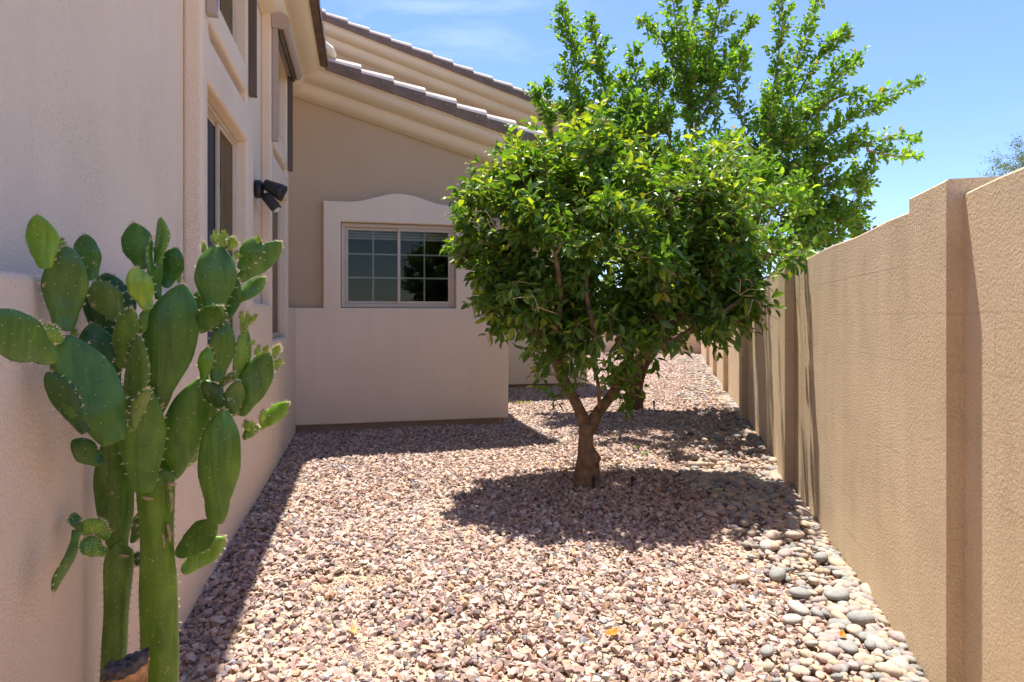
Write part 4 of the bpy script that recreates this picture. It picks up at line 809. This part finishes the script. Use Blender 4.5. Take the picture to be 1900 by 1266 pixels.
# stems
pad('stem', (303, 1445), (288, 862), 63, 1.80, -.02, col=(.085, .16, .022), stem=True, seed=1)
pad('stem', (196, 1500), (223, 1005), 45, 1.86, .0, col=(.085, .15, .04), stem=True, seed=2)
PADS = [
 ((219, 1040), (206, 795), 64, 1.86, -.02, .15, (.055, .12, .022)), ((86, 498), (70, 399), 50, 1.60, -.02, .35, G3), ((119, 614), (124, 457), 72, 1.62, .0, .1, (.065, .125, .035)), ((171, 520), (156, 434), 43, 1.80, .0, .3, G1),
 ((101, 665), (-38, 585), 84, 1.52, -.16, .2, (.05, .115, .028)), ((114, 634), (67, 606), 33, 1.58, -.04, .3, G3), ((214, 822), (118, 622), 104, 1.62, -.02, .15, (.052, .12, .024)), ((215, 650), (197, 507), 83, 1.82, .0, .2, (.03, .085, .025)), ((205, 760), (170, 600), 70, 1.84, 0, .2, (.032, .085, .025)), ((221, 594), (175, 522), 54, 1.70, -.02, .3, G5), ((276, 574), (248, 496), 44, 1.68, -.03, .3, G4),
 ((265, 500), (247, 413), 52, 1.80, .0, .25, (.048, .125, .026)), ((280, 540), (280, 444), 9, 1.80, .0, 1.36, G2), ((295, 490), (300, 404), 22, 1.82, .0, 1.0, (.09, .18, .05)), ((292, 556), (294, 486), 17, 1.82, .0, .9, G2), ((305, 533), (328, 460), 43, 1.88, .0, .2, (.05, .125, .035)),
 ((280, 772), (340, 527), 93, 1.74, .02, .05, (.042, .108, .022)), ((225, 682), (243, 571), 42, 1.66, -.03, .45, (.10, .17, .035)), ((262, 630), (280, 570), 26, 1.72, .0, .7, G2), ((238, 802), (258, 622), 38, 1.64, -.02, .75, (.085, .155, .04)), ((246, 790), (273, 721), 26, 1.60, -.03, .55, G5), ((268, 912), (256, 700), 80, 1.70, -.02, .15, (.065, .135, .03)),
 ((398, 582), (403, 454), 72, 1.84, .01, .1, (.055, .125, .035)), ((446, 500), (481, 442), 38, 1.90, .0, .2, (.055, .13, .03)), ((444, 520), (522, 449), 42, 1.93, .02, .25, (.07, .15, .045)), ((436, 562), (492, 515), 30, 1.96, .02, .3, (.08, .16, .05)), ((370, 612), (412, 568), 44, 1.80, -.04, .2, (.05, .115, .024)), ((421, 594), (441, 518), 30, 1.90, .0, .4, G1), ((401, 708), (419, 595), 47, 1.82, .01, .1, (.055, .125, .024)), ((377, 706), (386, 644), 27, 1.80, .0, .25, (.11, .23, .03)),
 ((438, 708), (458, 610), 29, 1.88, .0, .8, (.10, .18, .045)), ((444, 770), (498, 652), 57, 1.88, .02, .15, (.065, .14, .04)), ((431, 767), (441, 706), 35, 1.82, .0, .2, (.075, .135, .04)), ((421, 760), (376, 706), 33, 1.82, .0, .2, (.055, .115, .035)), ((407, 720), (434, 690), 17, 1.86, .0, .6, G5), ((401, 972), (414, 758), 73, 1.74, .02, .1, (.07, .145, .026)), ((310, 890), (384, 698), 86, 1.84, .0, .1, (.06, .14, .022)), ((478, 796), (535, 747), 31, 1.92, .0, .25, (.12, .22, .035)), ((452, 812), (478, 790), 22, 1.90, .0, .5, G2),
 ((161, 802), (88, 690), 42, 1.70, -.03, .4, (.03, .075, .022)), ((186, 860), (133, 817), 41, 1.84, -.05, .3, (.035, .085, .022)), ((201, 997), (152, 968), 36, 1.84, -.04, .3, G3), ((196, 1026), (148, 1006), 34, 1.84, -.05, .35, G2), ((146, 985), (100, 1100), 15, 1.72, -.05, 1.2, (.045, .11, .024)), ((148, 985), (134, 952), 20, 1.72, .0, .8, (.04, .10, .024)),
 ((333, 1028), (404, 968), 54, 1.80, -.02, .2, (.07, .145, .03)), ((341, 1060), (417, 996), 44, 1.88, .03, .2, (.13, .24, .06)), ((247, 1005), (268, 945), 26, 1.95, .0, .3, (.10, .16, .08)), ((248, 1028), (272, 1045), 24, 1.90, .0, .4, (.06, .12, .05)), ((345, 865), (392, 815), 22, 1.96, .03, .3, (.16, .25, .10)), ((250, 830), (285, 700), 50, 1.86, .0, .3, (.04, .10, .025)), ((190, 800), (180, 690), 50, 1.82, .0, .3, (.03, .08, .022)), ((365, 600), (368, 540), 26, 1.92, 0, .2, (.06, .14, .04)),
]
for i, (b_, t_, w_, Y, dY, phi, c) in enumerate(PADS): pad('pad', b_, t_, w_, Y, dY, phi*(1 if i % 2 else -1), c, seed=i+3, bend=random.uniform(-.03, .03), shape=random.uniform(-.6, .6))
BUDS = [((378, 470), (378, 450), 9), ((400, 457), (400, 430), 10), ((414, 458), (415, 431), 16), ((427, 462), (435, 441), 19), ((440, 478), (440, 468), 9), ((106, 460), (114, 445), 14), ((162, 496), (172, 488), 17), ((333, 526), (332, 512), 7), ((478, 450), (480, 440), 10), ((458, 612), (460, 577), 9), ((450, 616), (448, 580), 8), ((462, 600), (475, 586), 9), ((466, 640), (474, 632), 6), ((476, 662), (480, 643), 9), ((490, 656), (495, 644), 9), ((508, 662), (517, 640), 14), ((512, 682), (520, 668), 13), ((134, 622), (140, 614), 12), ((434, 770), (440, 762), 9), ((486, 785), (488, 762), 10), ((462, 800), (456, 782), 12), ((470, 800), (468, 782), 9)]
for i, (b_, t_, w_) in enumerate(BUDS):
    o = pad('bud', b_, t_, w_, 1.60 if b_[0] < 150 else (1.70 if b_[0] < 200 else 1.86), -.01, random.uniform(-.5, .5), (.20, .30, .05), th=.005, seed=70+i)
    o.data.materials[1] = M['budtip'] if i % 3 else M['spine']
# corky scars on the main stem
for (px, py, Y, r) in [(270, 908, 1.70, .012), (316, 898, 1.76, .012), (228, 1032, 1.82, .010), (272, 925, 1.73, .010)]:
    P = at(px, py, Y)-CB; b = MB(); b.tube([P+Vector((-.016, .004, .003)), P, P+Vector((.016, .004, -.003))], [r*.25, r*.5, r*.25], 8); b.build('corky_scar', M['cork'], cactus, True)
for Q in ([(283, 925), (289, 950), (298, 975), (303, 1000), (306, 1028)], [(318, 915), (320, 935), (316, 950)], [(312, 975), (316, 992), (314, 1008)], [(292, 930), (286, 940)], [(318, 990), (310, 1003)]):
    P = [at(px+random.uniform(-2, 2), py, 1.773)-CB for px, py in Q]; n_ = len(P); b = MB(); b.tube([P[0]+(P[1]-P[0])*-.2]+P, [.001]+[random.uniform(.0030, .0055) for _ in range(n_-1)]+[.001], 7); b.build('corky_scar', M['cork'], cactus, True)
# cut stump in front of the left stem
sb = at(225, 1300, 1.52); sb.z = 0; st = thing('cut_stump', 'short weathered cut stump at the foot of the cactus, bottom left corner', 'stump', sb)
def stump():
    V = []; n = 28; tz = at(0, 1232, 1.5).z; rows = [(0, .060), (.15, .055), (.30, .050), (tz-.06, .047), (tz-.025, .048), (tz-.004, .047)]; r_ = random.Random(5); ph = [r_.uniform(.9, 1.1) for _ in range(n)]
    lean = Vector((.04, .02, .12)); Fc = []; I = []
    for k, (z, r) in enumerate(rows):
        for i in range(n): a = 2*math.pi*i/n; q = r*(1+.10*math.sin(3*a+z*9)+.06*math.sin(7*a))*ph[(i+k) % n]**.7; V.append((math.cos(a)*q+.02*z, math.sin(a)*q, z+(math.cos(a)*.012 if k > 2 else 0)+(r_.uniform(-.004, .004) if k > 3 else 0)))
    for k in range(len(rows)-1):
        for i in range(n): Fc.append((k*n+i, k*n+(i+1) % n, (k+1)*n+(i+1) % n, (k+1)*n+i)); I.append(1 if k >= 4 else 0)
    base = (len(rows)-1)*n
    for s in (.7, .4):
        k0 = len(V)
        for i in range(n): x, y, z = V[base+i]; V.append((x*s+.01*(1-s), y*s, tz+(x*s)*.25+r_.uniform(-.007, .005)-.006))
        for i in range(n): Fc.append(((base if s == .7 else k0-n)+i, (base if s == .7 else k0-n)+(i+1) % n, k0+(i+1) % n, k0+i)); I.append(1)
    Fc.append(tuple(len(V)-n+i for i in range(n))); I.append(1)
    return V, Fc, I
V, Fc, I = stump(); obj('trunk', V, [f for f, i in zip(Fc, I) if not i], M['stumpbark'], st, True); obj('cut_face', V, [f for f, i in zip(Fc, I) if i], M['stumptop'], st, False)

# ------------------------------------------------------------------ small things on the gravel
def ground_at(px, py): Y = F*H/(py-HY); return Vector(((px-CX)/F*Y, Y, 0))
def stake(px, py, h, lab, tilt):
    p = ground_at(px, py); t = thing('drip_stake', lab, 'irrigation stake', p); b = MB(); d = Vector((tilt, 0, 1)); b.tube([d*-.05, d*h], .011, 8); b.build('riser', M['black'], t, True)
    b = MB(); b.tube([d*h, d*(h+.012), d*(h+.03)], [.017, .019, .010], 10); b.build('emitter', M['black'], t, True)
stake(1173, 910, .085, 'short black drip irrigation stake right of the forked trunk', .03); stake(1101, 914, .10, 'black irrigation stake leaning on the forked trunk', .05); stake(1214, 762, .12, 'thin dark irrigation stake beside the far trunk', -.04)
def leaf_obj(px, py, L_, mat, lab, rz, up=.035):
    p = ground_at(px, py); V = []; n = 7
    for j in range(n):
        t = j/(n-1); h = L_*.3*math.sin(math.pi*t)**.7
        for s in (-1, -.5, 0, .5, 1): V.append((t*L_-L_/2, s*h, .010*math.cos(t*5)+abs(s)*h*.55+.012*t))
    Fc = [(j*5+i, j*5+i+1, j*5+6+i, j*5+5+i) for j in range(n-1) for i in range(4)]
    o = obj('fallen_leaf', V, Fc, mat, None, True); o.location = (p.x, p.y, up); o.rotation_euler = (.2, -.15, rz); md = o.modifiers.new('thick', 'SOLIDIFY'); md.thickness = .0012
    return tag(o, lab, 'leaf')
leaf_obj(1135, 1196, .065, M['orange'], 'curled orange fallen leaf on the open gravel near the bottom', .4, .045); leaf_obj(1563, 1207, .05, M['orange'], 'small orange fallen leaf among the cobbles', 1.2, .06)
leaf_obj(655, 1185, .06, M['tan_leaf'], 'brown dry leaf on the bare sandy patch', 1.9, .03)
def weed(px, py, lab, n, h, mat, spread):
    p = ground_at(px, py); t = thing('weed', lab, 'weed', p); b = MB()
    for i in range(n):
        a = random.uniform(0, 6.28); x, y = random.gauss(0, spread), random.gauss(0, spread); hh = h*random.uniform(.5, 1); d = Vector((math.cos(a), math.sin(a), 0)); s = d.cross(Vector((0, 0, 1)))*.009; o = Vector((x, y, .01))
        b.add([o, o+d*hh*.35+Vector((0, 0, hh*.6))+s, o+d*hh*.8+Vector((0, 0, hh)), o+d*hh*.35+Vector((0, 0, hh*.6))-s], [(0, 1, 2, 3)])
    b.build('leaves', mat, t)
weed(1181, 838, 'tiny green weed sprouting in the gravel behind the trunk shade', 7, .07, M['weed'], .02); weed(1196, 848, 'tiny yellow-green weed sprouting just right of another weed', 7, .055, M['weed'], .02); weed(955, 750, 'low pale yellow-green weed patch at the corner of the house wall', 60, .05, M['weed_pale'], .13)
